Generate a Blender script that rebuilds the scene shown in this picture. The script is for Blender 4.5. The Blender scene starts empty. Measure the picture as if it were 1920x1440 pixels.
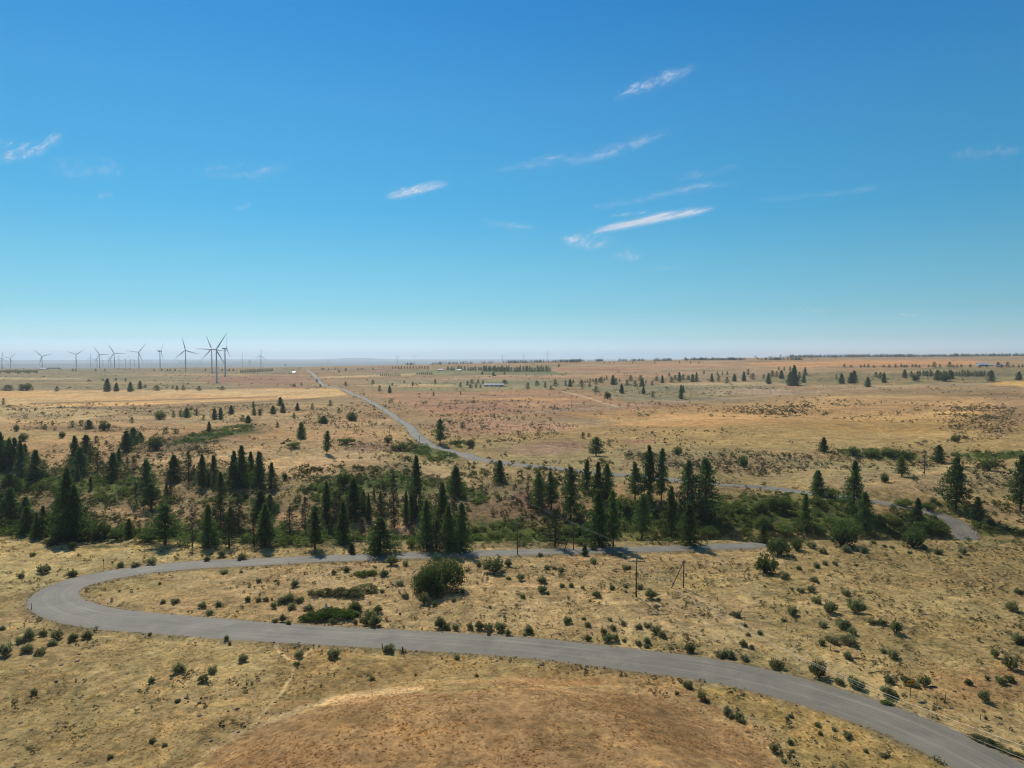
import bpy, math, random
import numpy as np
from mathutils import Vector, Matrix

# ------------------------------------------------------------------ camera, world, sun
F = 1297.0                      # focal length in photo pixels (1920 wide)
CAM_Z = 60.0
HAZE_D = 5.2e-5; HAZE_COL = (0.78, 0.90, 1.0, 1)
HORIZON = 671.0
PITCH = math.atan((720 - HORIZON) / F)
scene = bpy.context.scene
cd = bpy.data.cameras.new('camera'); cam = bpy.data.objects.new('camera', cd)
scene.collection.objects.link(cam); scene.camera = cam
cam.location = (0, 0, CAM_Z)
cam.rotation_euler = (math.radians(90) - PITCH, 0, 0)
cd.sensor_width = 36.0; cd.lens = 36.0 * F / 1920
cd.clip_start = 0.5; cd.clip_end = 300000

SUN_EL = math.radians(47)
SUN_AZ = math.radians(-24)      # clockwise from +Y (view direction)
sun_dir = Vector((math.cos(SUN_EL) * math.sin(SUN_AZ), math.cos(SUN_EL) * math.cos(SUN_AZ), math.sin(SUN_EL)))
sd = bpy.data.lights.new('sun', 'SUN'); sd.energy = 4.0; sd.angle = math.radians(0.53); sd.color = (1.0, 0.95, 0.87)
sun = bpy.data.objects.new('sun', sd); scene.collection.objects.link(sun)
sun.rotation_euler = sun_dir.to_track_quat('Z', 'Y').to_euler()

world = bpy.data.worlds.new('World'); scene.world = world; world.use_nodes = True
wt = world.node_tree; wt.nodes.clear()
def wn(t, **k):
    n = wt.nodes.new(t)
    for a, b in k.items(): setattr(n, a, b)
    return n
w_out = wn('ShaderNodeOutputWorld'); w_bg = wn('ShaderNodeBackground'); w_bg.inputs[1].default_value = 0.10
sky = wn('ShaderNodeTexSky', sky_type='NISHITA', sun_disc=False, sun_elevation=SUN_EL, sun_rotation=SUN_AZ,
         altitude=500, air_density=1.0, dust_density=0.15, ozone_density=2.2)
tc = wn('ShaderNodeTexCoord'); sep = wn('ShaderNodeSeparateXYZ'); wt.links.new(tc.outputs['Generated'], sep.inputs[0])
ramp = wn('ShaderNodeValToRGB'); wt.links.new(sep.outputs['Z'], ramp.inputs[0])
# the colour of the clear air by elevation: pale near the horizon, deeper blue higher up, whitened above the frame for neutral shadow fill
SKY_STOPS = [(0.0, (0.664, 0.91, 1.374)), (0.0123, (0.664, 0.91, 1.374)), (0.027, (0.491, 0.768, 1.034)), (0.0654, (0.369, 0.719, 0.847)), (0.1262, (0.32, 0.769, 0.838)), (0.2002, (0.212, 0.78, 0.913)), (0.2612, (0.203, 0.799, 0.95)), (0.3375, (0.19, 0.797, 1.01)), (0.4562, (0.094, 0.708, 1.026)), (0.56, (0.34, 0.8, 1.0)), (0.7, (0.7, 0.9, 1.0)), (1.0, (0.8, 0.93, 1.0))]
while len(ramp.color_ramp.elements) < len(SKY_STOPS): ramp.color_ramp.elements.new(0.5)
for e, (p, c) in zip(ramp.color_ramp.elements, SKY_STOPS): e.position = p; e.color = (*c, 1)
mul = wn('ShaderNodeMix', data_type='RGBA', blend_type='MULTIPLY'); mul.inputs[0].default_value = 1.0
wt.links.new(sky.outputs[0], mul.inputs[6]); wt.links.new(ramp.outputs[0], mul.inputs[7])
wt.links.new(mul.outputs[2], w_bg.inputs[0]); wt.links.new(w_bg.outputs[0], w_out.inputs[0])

vs = scene.view_settings; vs.view_transform = 'Standard'; vs.look = 'None'; vs.gamma = 1.0; vs.exposure = 0.0
try: scene.display_settings.display_device = 'sRGB'
except Exception: pass
cy = scene.cycles
cy.max_bounces = 6; cy.diffuse_bounces = 2; cy.glossy_bounces = 2; cy.transparent_max_bounces = 12; cy.volume_bounces = 1
cy.use_denoising = True; cy.pixel_filter_type = 'BLACKMAN_HARRIS'; cy.filter_width = 1.15

# ------------------------------------------------------------------ numeric helpers
rng = np.random.default_rng(7)
random.seed(7)
def sstep(a, b, x):
    t = np.clip((x - a) / (b - a), 0, 1); return t * t * (3 - 2 * t)
def _hash(ix, iy, s):
    h = (ix.astype(np.int64) * 374761393 + iy.astype(np.int64) * 668265263 + s * 1442695041) & 0xFFFFFFFF
    h = ((h ^ (h >> 13)) * 1274126177) & 0xFFFFFFFF
    return ((h ^ (h >> 16)) & 0xFFFFFF) / float(0xFFFFFF)
def vnoise(x, y, s=0):
    ix = np.floor(x); iy = np.floor(y); fx = x - ix; fy = y - iy
    ux = fx * fx * fx * (fx * (fx * 6 - 15) + 10); uy = fy * fy * fy * (fy * (fy * 6 - 15) + 10)
    a = _hash(ix, iy, s); b = _hash(ix + 1, iy, s); c = _hash(ix, iy + 1, s); d = _hash(ix + 1, iy + 1, s)
    return (a + (b - a) * ux) * (1 - uy) + (c + (d - c) * ux) * uy
def fbm(x, y, s=0, o=4):
    v = 0; a = 0.5
    for i in range(o):
        v = v + a * (vnoise(x, y, s + i * 17) * 2 - 1); x = x * 2.03 + 11.3; y = y * 2.03 - 7.1; a *= 0.5
    return v

CP, SP = math.cos(PITCH), math.sin(PITCH)
def ray(px, py):
    """direction (x, y, z) of the view ray through a photo pixel"""
    u = (np.asarray(px, float) - 960) / F; v = (720 - np.asarray(py, float)) / F
    return u, CP + v * SP, -SP + v * CP
def project(x, y, z):
    dz = z - CAM_Z
    d = np.maximum(y * CP - dz * SP, 1e-3)
    return 960 + F * x / d, 720 - F * (y * SP + dz * CP) / d

# ------------------------------------------------------------------ terrain
LIP_X = [-600, -175, -120, -60, 0, 60, 90, 130, 180, 600]
LIP_Y = [285, 238, 231, 225, 223, 223, 226, 228, 230, 270]
RIM_X = [-600, -300, -200, -100, -40, 0, 50, 100, 180, 600]
RIM_Y = [520, 430, 400, 375, 350, 335, 322, 318, 330, 420]
PXC = [-3000, 0, 560, 760, 1050, 1400, 1920, 5000]
ZC = [20, 20, 20, 29, 43, 50, 51, 51]
Z2 = [-45, -45, -45, -20, 20, 60, 70, 70]
def seg_dist(x, y, pts):
    best = np.full(np.shape(x), 1e9)
    for (x0, y0), (x1, y1) in zip(pts[:-1], pts[1:]):
        dx, dy = x1 - x0, y1 - y0
        t = np.clip(((x - x0) * dx + (y - y0) * dy) / (dx * dx + dy * dy), 0, 1)
        best = np.minimum(best, np.hypot(x - x0 - t * dx, y - y0 - t * dy))
    return best
GULLIES = [([(-20, 330), (-34, 385), (-52, 440), (-40, 480)], 4.5, 16),
           ([(118, 320), (150, 385), (190, 415), (250, 410), (340, 460)], 4.5, 20),
           ([(-150, 380), (-80, 455), (-20, 560), (30, 640)], 2.5, 25),
           ([(40, 330), (75, 380), (110, 410), (150, 412)], 2.0, 14)]
MOUNDS = []   # filled below: (x, y, radius, height)
for mx, my, mw, mh in [(1172, 1132, 68, 1.5), (985, 1108, 36, 0.8), (1660, 1170, 60, 0.9), (560, 1105, 75, 1.0), (1480, 1090, 40, 0.6),
                       (1530, 1145, 30, 0.6), (370, 1258, 25, 0.5), (1115, 1085, 30, 0.5), (870, 1130, 50, 0.6), (1740, 1310, 60, 0.8)]:
    u, vy, vz = ray(mx, my); t = CAM_Z / -vz
    MOUNDS.append((u * t, vy * t, mw * t / F, mh))
def h_base(x, y):
    x = np.asarray(x, float); y = np.asarray(y, float)
    r = np.hypot(x, y)
    z = 0.30 * fbm(x / 14, y / 14, 1, 3) * (1 - sstep(700, 1500, r)) * (1 - 0.6 * sstep(185, 200, y) * (1 - sstep(222, 240, y))) + 2.2 * fbm(x / 75, y / 75, 5, 3) * sstep(235, 330, r)
    z = z + 7.0 * fbm(x / 420, y / 420, 9, 3) * sstep(420, 1100, r) * (1 - 0.6 * sstep(1500, 2600, r))
    # ravine
    lip = np.interp(x, LIP_X, LIP_Y) + 2.5 * fbm(x / 30, y * 0 + 3.1, 21, 2); rim = np.interp(x, RIM_X, RIM_Y) + 14 * fbm(x / 35, y * 0 + 9.2, 31, 3)
    t = y - lip
    down = sstep(0, 26, t)
    up = 1 - np.clip((t - 38) / np.maximum(rim - lip - 38, 5), 0, 1)
    up = up * (0.75 + 0.25 * up)
    prof = np.where(y > 0, np.minimum(down, up), 0)
    z = z - 13.5 * prof * (1 + 0.12 * fbm(x / 25, y / 25, 41, 3))
    for pts, dep, wid in GULLIES:
        z = z - dep * np.exp(-(seg_dist(x, y, pts) / wid) ** 2) * (1 - prof)
    # knoll under the camera
    k = np.clip(1 - ((x + 4) / 52) ** 2 - ((y - 68) / 63) ** 2, 0, 1)
    z = z + 7.0 * sstep(0, 0.75, k)
    for mx, my, mr, mh in MOUNDS:
        z = z + mh * np.exp(-(((x - mx) / mr) ** 2 + ((y - my) / (mr * 0.8)) ** 2) ** 1.4)
    # plateau rising to its crest, then falling away; forested ridge on the right
    pxa = np.where(y > 1, 960 + F * x / np.maximum(y, 1), np.where(x > 0, 5000, -3000))
    z = z + 5.5 * fbm(x / 150, y / 150, 501, 4) * sstep(1000, 1150, pxa) * sstep(390, 500, r) * (1 - sstep(1100, 1700, r))
    z = z + 2.6 * fbm(x / 110, y / 110, 521, 4) * (1 - sstep(560, 640, pxa)) * sstep(470, 560, r) * (1 - sstep(900, 1100, r))
    zc = np.interp(pxa, PXC, ZC); z2 = np.interp(pxa, PXC, Z2)
    z = z + zc * sstep(1200, 2750, r)
    z = z + (z2 - zc) * sstep(3000, 5200, r)
    z = z + (-60 - z2) * sstep(6000, 9000, r) * np.where(z2 < 0, 1, 1)
    rr = np.abs(r)
    for d0, wd, amp, pa, pb, s in [(11500, 1800, 34, -400, 2600, 3), (17500, 2500, 46, 380, 2400, 5), (24500, 2500, 66, -900, 2600, 7)]:
        a = amp + 14 * fbm(pxa / 160, rr * 0 + s, 60 + s, 3)
        z = z + a * np.exp(-((r - d0) / wd) ** 2) * sstep(pa - 200, pa + 60, pxa) * (1 - sstep(pb - 200, pb + 200, pxa))
    z = z + 62 * np.exp(-((r - 25500) / 2500) ** 2) * np.exp(-((pxa - 668) / 46) ** 2)
    return z
def raycast_f(hf, px, py, far=30000):
    px = np.atleast_1d(np.asarray(px, float)); py = np.atleast_1d(np.asarray(py, float))
    ux, uy, uz = ray(px, py)
    ts = 30 * np.exp(np.arange(0, math.log(far / 30), 0.006))
    hit = np.full(px.shape, np.nan); prev = np.full(px.shape, 30.0)
    for t in ts:
        m = np.isnan(hit)
        if not m.any(): break
        below = CAM_Z + uz[m] * t < hf(ux[m] * t, uy[m] * t)
        idx = np.where(m)[0]; hit[idx[below]] = t; prev[idx[~below]] = t
    hit = np.where(np.isnan(hit), far, hit)
    lo, hi = prev.copy(), hit.copy()
    for _ in range(14):
        mid = (lo + hi) / 2; b = CAM_Z + uz * mid < hf(ux * mid, uy * mid)
        hi = np.where(b, mid, hi); lo = np.where(b, lo, mid)
    return ux * hi, uy * hi, hf(ux * hi, uy * hi)

# ------------------------------------------------------------------ roads, traced on the terrain
ROAD_NEAR = [(2250, 1640, 9.6), (2050, 1545, 9.6), (1920, 1472, 9.6), (1807, 1408, 9.6), (1684, 1353, 9.6), (1562, 1311, 9.5), (1440, 1278, 9.5), (1320, 1252, 9.4),
             (1200, 1237, 9.3), (1080, 1223, 9.2), (960, 1210, 9), (840, 1203, 9), (720, 1196, 9), (600, 1189, 9), (480, 1182, 9.2),
             (367, 1174, 9.6), (244, 1164, 10), (170, 1154, 10.0), (115, 1139, 10.0), (94, 1121, 9.8), (106, 1104, 9.2), (150, 1089, 9),
             (214, 1075, 8.2), (305, 1063, 7.6), (380, 1057, 7.2), (480, 1053, 6.6), (580, 1047.5, 6.2), (730, 1042, 6), (880, 1037.5, 5.8),
             (1000, 1034, 5.6), (1120, 1031.5, 5.6), (1240, 1028, 5.6), (1340, 1024, 5.8), (1410, 1020.5, 6)]
ROAD_FAR = [(1812, 1006, 7.6), (1802, 990, 7.6), (1788, 976, 7.6), (1765, 964, 7.6), (1728, 954, 7.6), (1680, 945, 7.6), (1641, 940, 7.6),
            (1580, 930, 7.6), (1511, 922.5, 7.8), (1472, 919.7, 7.8), (1420, 913.5, 7.8), (1350, 907.5, 7.8), (1272, 900, 7.8), (1181, 892, 7.8), (1090, 883, 7.8),
            (1012, 874.5, 7.8), (960, 869.5, 7.9), (923, 864, 8.3), (880, 856, 8.5), (845, 848, 8.5), (805, 833.5, 7.8), (779, 814, 7.8), (765, 797, 6.2), (736, 778, 6.2), (716, 765, 6.2),
            (695, 753.6, 6.4), (674, 743, 6.4), (653, 734, 6.6), (636, 728, 6.7), (607.5, 722.5, 6.9), (600, 716, 6.9), (592, 707, 7.4), (583, 698, 7.8), (575, 692.5, 7.8)]
def catmull(P, step):
    P = np.array(P, float); P = np.vstack([2 * P[0] - P[1], P, 2 * P[-1] - P[-2]]); out = []
    for i in range(1, len(P) - 2):
        p0, p1, p2, p3 = P[i - 1:i + 3]
        n = max(2, int(np.linalg.norm(p2[:2] - p1[:2]) / step(p1)))
        t = np.linspace(0, 1, n, endpoint=False)[:, None]
        out.append(0.5 * (2 * p1 + (p2 - p0) * t + (2 * p0 - 5 * p1 + 4 * p2 - p3) * t ** 2 + (3 * p1 - p0 - 3 * p2 + p3) * t ** 3))
    out.append(P[-2][None]); return np.vstack(out)
def trace(R):
    a = np.array(R); x, y, z = raycast_f(h_base, a[:, 0], a[:, 1]); return [(x[i], y[i], a[i, 2]) for i in range(len(a))]
A = trace(ROAD_NEAR); B = trace(ROAD_FAR)
ax, ay = A[-1][:2]; bx, by = B[0][:2]
LINK = [(xx, float(np.interp(xx, LIP_X, LIP_Y)) + 15, 6) for xx in np.linspace(ax + 16, bx - 9, 5)]
print('road ends', A[-1], B[0])
full = catmull(A + LINK + B, lambda p: 2.5 if p[1] < 700 else 9)
def smooth(v, n):
    k = np.ones(n) / n; return np.convolve(np.pad(v, n // 2, mode='edge'), k, mode='valid')[:len(v)]
full[:, 0] = smooth(full[:, 0], 5); full[:, 1] = smooth(full[:, 1], 5)
RZ = smooth(smooth(h_base(full[:, 0], full[:, 1]), 9), 9)
ROAD = np.column_stack([full, RZ])          # x, y, width, z
def road_field(x, y):
    """distance to the road's centre line, road width and road height at the nearest sample"""
    x = np.asarray(x, float).ravel(); y = np.asarray(y, float).ravel()
    dist = np.full(x.shape, 1e9); wid = np.full(x.shape, 8.0); zz = np.zeros(x.shape)
    n = 25
    for i in range(0, len(ROAD) - 1, n):
        S = ROAD[i:i + n + 2]
        m = (x > S[:, 0].min() - 26) & (x < S[:, 0].max() + 26) & (y > S[:, 1].min() - 26) & (y < S[:, 1].max() + 26)
        idx = np.where(m)[0]
        if not len(idx): continue
        X, Y = x[idx], y[idx]
        for j in range(len(S) - 1):
            dx, dy = S[j + 1, :2] - S[j, :2]
            t = np.clip(((X - S[j, 0]) * dx + (Y - S[j, 1]) * dy) / (dx * dx + dy * dy + 1e-9), 0, 1)
            d = np.hypot(X - S[j, 0] - t * dx, Y - S[j, 1] - t * dy)
            b = d < dist[idx]; k = idx[b]
            dist[k] = d[b]; wid[k] = (S[j, 2] + (S[j + 1, 2] - S[j, 2]) * t)[b]; zz[k] = (S[j, 3] + (S[j + 1, 3] - S[j, 3]) * t)[b]
    return dist, wid, zz
def h_road(x, y):
    shp = np.shape(x); z = h_base(x, y).ravel()
    d, w, rz = road_field(x, y)
    e = d - w / 2
    k = 1 - sstep(1.2, 14, e)
    z = z * (1 - k) + (rz - 0.12) * k
    z = z - 0.35 * np.exp(-((e - 2.6) / 1.1) ** 2) * (d < 100)      # shallow ditch
    return z.reshape(shp)

# polar height grid: the ground mesh and every later height query use the same numbers
rad = [1.5]
while rad[-1] < 41000:
    r_ = rad[-1]; rad.append(r_ * (1.25 if r_ < 40 else 1.0058 if r_ < 600 else 1.008 if r_ < 4000 else 1.02))
RAD = np.array(rad)
TH = np.radians(np.concatenate([np.linspace(-180, -44, 40)[:-1], np.arange(-44, 44, 0.09), np.linspace(44, 180, 40)]))
GX = RAD[:, None] * np.sin(TH)[None]; GY = RAD[:, None] * np.cos(TH)[None]
GZ = h_road(GX, GY)
LR = np.log(RAD)
def H(x, y):
    x = np.asarray(x, float); y = np.asarray(y, float)
    lr = np.log(np.maximum(np.hypot(x, y), RAD[0])); th = np.arctan2(x, y)
    i = np.clip(np.searchsorted(LR, lr) - 1, 0, len(RAD) - 2); j = np.clip(np.searchsorted(TH, th) - 1, 0, len(TH) - 2)
    a = np.clip((np.exp(lr) - RAD[i]) / (RAD[i + 1] - RAD[i]), 0, 1); b = np.clip((th - TH[j]) / (TH[j + 1] - TH[j]), 0, 1)
    return (GZ[i, j] * (1 - a) * (1 - b) + GZ[i + 1, j] * a * (1 - b) + GZ[i, j + 1] * (1 - a) * b + GZ[i + 1, j + 1] * a * b)
def at(px, py):
    x, y, z = raycast_f(H, px, py); return x, y, z
def at1(px, py):
    x, y, z = at([px], [py]); return float(x[0]), float(y[0]), float(z[0])

def REGIONS(ell, poly, line, paint):
    """which land is where, as the albedo of the land itself (straw, olive, red-brown grass, ploughed and cut fields)"""
    # far bands
    poly([(-400, 690), (560, 690), (560, 702), (-400, 704)], (150, 140, 110), 0.7)
    poly([(-400, 703), (420, 703), (560, 712), (420, 727), (-400, 730)], (155, 145, 108), 0.8)
    ell(480, 712, 130, 9, (172, 138, 112), 0.9)
    ell(60, 710, 120, 2, (205, 180, 135), 0.8); ell(400, 703, 160, 1.6, (196, 172, 130), 0.6); ell(250, 718, 160, 2.5, (186, 164, 122), 0.6)
    poly([(-300, 734), (300, 731), (632, 727), (640, 733), (652, 741), (560, 748), (400, 753), (250, 760), (110, 764), (0, 758), (-300, 760)], (214, 180, 128), 1, 0.0, 0.8, False)
    line([(60, 757), (230, 752), (330, 749), (520, 744)], 1.6, (150, 135, 100), 0.8)
    line([(110, 765), (300, 766), (420, 757), (600, 748)], 1.3, (140, 125, 92), 0.8)
    poly([(-300, 762), (110, 764), (230, 772), (120, 800), (-300, 800)], (205, 178, 128), 0.8, 0.15)
    poly([(230, 770), (640, 748), (690, 775), (560, 790), (330, 800)], (170, 150, 110), 0.8, 0.5)
    ell(420, 782, 200, 4, (205, 176, 128), 0.7); ell(600, 762, 60, 2.5, (196, 168, 125), 0.7); ell(520, 776, 110, 2, (205, 176, 128), 0.7)
    ell(700, 694, 150, 4, (160, 138, 112), 0.8); ell(720, 701, 110, 4, (150, 148, 110), 0.7); line([(600, 708), (720, 704), (850, 699)], 2.2, (208, 184, 140), 0.8)
    ell(900, 698, 150, 9, (138, 140, 98), 0.75); ell(1040, 694, 60, 9, (134, 138, 92), 0.9); ell(1010, 706, 190, 3, (196, 160, 125), 0.8); ell(880, 711, 200, 3, (190, 152, 125), 0.6)
    poly([(1010, 690), (1090, 683), (1300, 678), (1700, 674), (1920, 674), (2200, 672), (2200, 690), (1800, 692), (1500, 700), (1300, 708), (1100, 712)], (182, 154, 118), 0.9, 0.15, 1.5)
    ell(1120, 692, 120, 3, (176, 134, 108), 0.6); ell(1290, 686, 150, 3, (196, 158, 120), 0.7); ell(1200, 700, 120, 3, (192, 152, 122), 0.7)
    poly([(1390, 680), (1560, 676), (1838, 677), (1838, 684), (1600, 687), (1450, 688)], (208, 162, 112), 0.9, 0.0, 0.8)
    line([(1550, 689), (1700, 686.5), (1830, 685)], 1, (150, 130, 95), 0.7)
    poly([(1640, 692), (1830, 689), (2200, 688), (2200, 714), (1860, 718), (1500, 722), (1400, 712), (1500, 702)], (150, 138, 98), 0.85, 0.35, 2)
    ell(1690, 697, 80, 2, (190, 160, 115), 0.7); ell(1600, 694, 110, 4, (176, 146, 112), 0.7)
    ell(1500, 724, 180, 3, (186, 164, 128), 0.7); ell(1680, 724, 60, 4, (200, 170, 120), 0.7)
    poly([(1846, 720), (1890, 716), (2200, 713), (2200, 722), (1930, 727), (1880, 724)], (218, 180, 118), 1, 0.0, 0.8)
    ell(1820, 738, 110, 8, (150, 130, 95), 0.6); ell(1900, 741, 90, 5, (140, 122, 90), 0.5)
    # middle slope, right of the far road
    poly([(690, 712), (1060, 712), (1080, 722), (1000, 733), (800, 735), (690, 728)], (158, 148, 110), 0.8, 0.3)
    ell(760, 722, 100, 2.5, (205, 175, 130), 0.8); ell(900, 717, 160, 1.3, (150, 142, 100), 0.7)
    poly([(700, 738), (1000, 733), (1200, 745), (1300, 760), (1100, 775), (900, 778), (800, 775)], (182, 146, 112), 0.9, 0.3)
    ell(880, 763, 110, 7, (166, 132, 108), 0.7); ell(980, 748, 120, 3, (208, 168, 115), 0.7); ell(1000, 761, 60, 3, (200, 166, 120), 0.6)
    poly([(1080, 724), (1200, 718), (1420, 722), (1500, 733), (1330, 748), (1180, 755)], (160, 148, 112), 0.85, 0.6)
    ell(1350, 720, 120, 4, (196, 176, 138), 0.8, 0.4); ell(1430, 734, 110, 6, (186, 160, 132), 0.8, 0.3)
    line([(900, 781), (980, 774), (1082, 768), (1160, 763), (1220, 757), (1290, 752), (1420, 744), (1520, 735), (1650, 727), (1850, 719)], 1.5, (176, 160, 134), 0.9)
    line([(1055, 734), (1100, 745), (1130, 755), (1160, 763)], 2.0, (200, 172, 138), 0.9); line([(1160, 762), (1110, 757), (1060, 756)], 1, (200, 172, 138), 0.5)
    poly([(1050, 775), (1300, 762), (1600, 740), (1850, 745), (1920, 800), (1800, 820), (1400, 810), (1200, 800)], (196, 162, 112), 0.9, 0.3)
    poly([(1200, 800), (1500, 790), (1800, 790), (1900, 830), (1850, 850), (1500, 850), (1250, 830)], (182, 155, 104), 0.85, 0.35)
    ell(1640, 800, 200, 16, (176, 150, 98), 0.6, 0.3); ell(1330, 783, 150, 8, (214, 176, 120), 0.8, 0.1); ell(1250, 795, 120, 5, (205, 165, 112), 0.7)
    ell(1780, 775, 60, 6, (216, 182, 124), 0.7, 0.1); ell(1560, 765, 120, 5, (206, 172, 124), 0.6, 0.2)
    ell(1190, 827, 32, 5, (172, 126, 100), 0.8, 0.1)
    ell(1040, 840, 90, 14, (168, 134, 108), 0.7, 0.6); ell(900, 800, 110, 18, (186, 148, 116), 0.8, 0.5); ell(1010, 800, 80, 8, (190, 152, 120), 0.7, 0.5)
    ell(1840, 800, 70, 22, (160, 138, 98), 0.5, 0.6); ell(1900, 790, 60, 30, (158, 134, 98), 0.5, 0.6)
    ell(1300, 870, 170, 14, (172, 142, 104), 0.7, 0.5)
    ell(1400, 872, 140, 22, (156, 128, 92), 0.45, 0.9); ell(1240, 858, 70, 9, (128, 112, 82), 0.6, 1.0, ang=15)
    ell(1700, 905, 180, 22, (176, 148, 108), 0.7, 0.4); ell(1750, 880, 60, 5, (206, 170, 118), 0.8, 0.1, ang=-10); ell(1660, 895, 60, 4, (204, 166, 114), 0.7, 0.1, ang=-20)
    ell(1600, 850, 180, 14, (168, 140, 100), 0.5, 0.6)
    # left of the far road
    poly([(-300, 800), (130, 790), (330, 795), (560, 790), (700, 782), (770, 830), (700, 870), (520, 900), (200, 900), (-300, 850)], (190, 158, 114), 0.85, 0.55)
    ell(90, 815, 100, 10, (182, 158, 110), 0.8, 0.2); ell(160, 803, 150, 5, (146, 124, 92), 0.6, 0.8)
    ell(300, 840, 130, 18, (146, 122, 88), 0.75, 1.0, ang=-12); ell(400, 818, 120, 12, (124, 112, 76), 0.7, 1.0, ang=-10)
    ell(540, 865, 90, 10, (208, 172, 122), 0.8, 0.15, ang=-8); ell(640, 868, 90, 8, (206, 166, 118), 0.8, 0.15, ang=-3); ell(640, 820, 90, 10, (196, 160, 120), 0.6, 0.6)
    ell(700, 840, 60, 9, (150, 118, 98), 0.6, 0.8); ell(690, 788, 70, 9, (206, 172, 130), 0.6, 0.4); ell(450, 850, 60, 8, (208, 170, 120), 0.8, 0.1, ang=-15)
    # ravine sides
    poly([(-300, 870), (200, 870), (420, 885), (560, 895), (760, 870), (900, 905), (1000, 905), (1100, 930), (1050, 1035), (-300, 1030)], (152, 132, 94), 0.85, 0.9, 10)
    ell(250, 960, 90, 7, (196, 164, 122), 0.8, 0.4); ell(330, 955, 60, 8, (190, 158, 118), 0.7, 0.5); ell(530, 965, 60, 14, (194, 158, 118), 0.7, 0.4); ell(660, 990, 70, 10, (184, 150, 112), 0.7, 0.5)
    ell(760, 985, 50, 14, (178, 142, 108), 0.7, 0.5); ell(830, 885, 60, 10, (208, 174, 126), 0.8, 0.15, ang=20); ell(920, 875, 60, 6, (196, 164, 118), 0.7, 0.3, ang=12)
    ell(920, 960, 90, 20, (152, 124, 92), 0.8, 0.8); ell(1020, 940, 60, 20, (156, 120, 94), 0.7, 0.8)
    ell(1160, 915, 110, 12, (186, 150, 110), 0.7, 0.5, ang=8); ell(1280, 925, 60, 10, (180, 148, 110), 0.6, 0.5)
    for g in GREENS: ell(*g[:4], (108, 114, 58), 0.75, 1.0, 0.5, g[4])
    ell(1880, 960, 90, 16, (164, 136, 98), 0.6, 0.7); ell(1800, 1000, 120, 8, (132, 124, 82), 0.6, 0.7)
    # near plateau
    paint(NEARM * 1.0, (186, 158, 108), 0.6)
    poly([(-300, 1003), (130, 1012), (330, 1024), (560, 1030), (560, 1046), (300, 1055), (120, 1075), (40, 1120), (-300, 1150)], (206, 178, 122), 0.9, 0.35, 4)
    ell(200, 1035, 130, 7, (224, 196, 140), 0.7, 0.15); ell(60, 1085, 80, 14, (214, 186, 128), 0.8, 0.15); ell(50, 1165, 60, 6, (206, 168, 122), 0.7, 0.1)
    poly([(150, 1110), (330, 1068), (760, 1052), (1400, 1032), (1430, 1050), (1430, 1200), (900, 1185), (400, 1160), (200, 1145)], (192, 160, 114), 0.8, 0.6, 6)
    ell(250, 1110, 110, 26, (172, 148, 98), 0.7, 0.5); ell(620, 1080, 120, 9, (214, 182, 136), 0.8, 0.2, ang=-8); ell(560, 1150, 90, 6, (196, 160, 118), 0.6, 0.3)
    ell(1172, 1124, 66, 12, (214, 180, 130), 0.9, 0.1); ell(1172, 1138, 60, 8, (168, 142, 98), 0.6, 0.2); ell(985, 1100, 36, 9, (216, 180, 132), 0.9, 0.1)
    ell(1400, 1090, 280, 40, (178, 152, 104), 0.6, 0.9); ell(1250, 1100, 140, 30, (182, 156, 104), 0.6, 0.8)
    poly([(1430, 1030), (1920, 1030), (2300, 1040), (2300, 1350), (1700, 1250), (1430, 1180)], (172, 146, 98), 0.8, 0.9, 8)
    ell(1480, 1050, 70, 6, (206, 176, 128), 0.7, 0.2); ell(1690, 1178, 60, 10, (214, 180, 132), 0.8, 0.1); ell(1530, 1135, 40, 5, (210, 176, 128), 0.8, 0.1)
    ell(1800, 1290, 130, 40, (186, 146, 96), 0.7, 0.5, ang=20); ell(1730, 1180, 170, 30, (178, 148, 96), 0.5, 0.8); ell(1880, 1280, 90, 40, (170, 132, 90), 0.6, 0.6)
    ell(1560, 1215, 130, 14, (200, 168, 112), 0.6, 0.4, ang=12); ell(1700, 1300, 90, 8, (210, 172, 112), 0.6, 0.2, ang=24)
    # below the road
    poly([(-300, 1190), (250, 1190), (600, 1215), (560, 1260), (480, 1350), (360, 1440), (200, 1800), (-300, 1800)], (186, 156, 106), 0.9, 0.65, 8)
    ell(330, 1250, 160, 40, (184, 157, 106), 0.6, 0.6); ell(100, 1330, 160, 60, (176, 150, 100), 0.6, 0.75); ell(330, 1270, 50, 7, (206, 174, 124), 0.8, 0.1)
    poly([(1380, 1280), (1560, 1340), (1700, 1400), (1840, 1450), (1900, 1800), (1560, 1800), (1480, 1420), (1420, 1350), (1250, 1285)], (188, 156, 98), 0.9, 0.55, 6)
    poly([(560, 1212), (760, 1222), (960, 1240), (1200, 1262), (1330, 1285), (1250, 1300), (1000, 1275), (700, 1292), (500, 1345), (540, 1270)], (176, 144, 94), 0.85, 0.45, 6)
    ell(700, 1250, 80, 18, (156, 130, 86), 0.6, 0.4); ell(870, 1262, 90, 12, (178, 152, 106), 0.5, 0.5)
    poly([(340, 1470), (480, 1352), (700, 1290), (860, 1285), (1000, 1270), (1200, 1280), (1330, 1320), (1440, 1400), (1520, 1800), (200, 1800)], (182, 144, 99), 1.0, 0.12, 7)
    ell(1000, 1360, 120, 26, (160, 126, 84), 0.5, 0.1); ell(1230, 1360, 130, 34, (146, 112, 72), 0.6, 0.15, ang=25); ell(620, 1350, 110, 22, (150, 118, 74), 0.6, 0.15, ang=-15)
    ell(800, 1380, 90, 25, (188, 146, 96), 0.6, 0.1); ell(1060, 1285, 90, 8, (196, 146, 96), 0.8, 0.1); ell(1180, 1290, 90, 5, (204, 162, 110), 0.7, 0.1)
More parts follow.
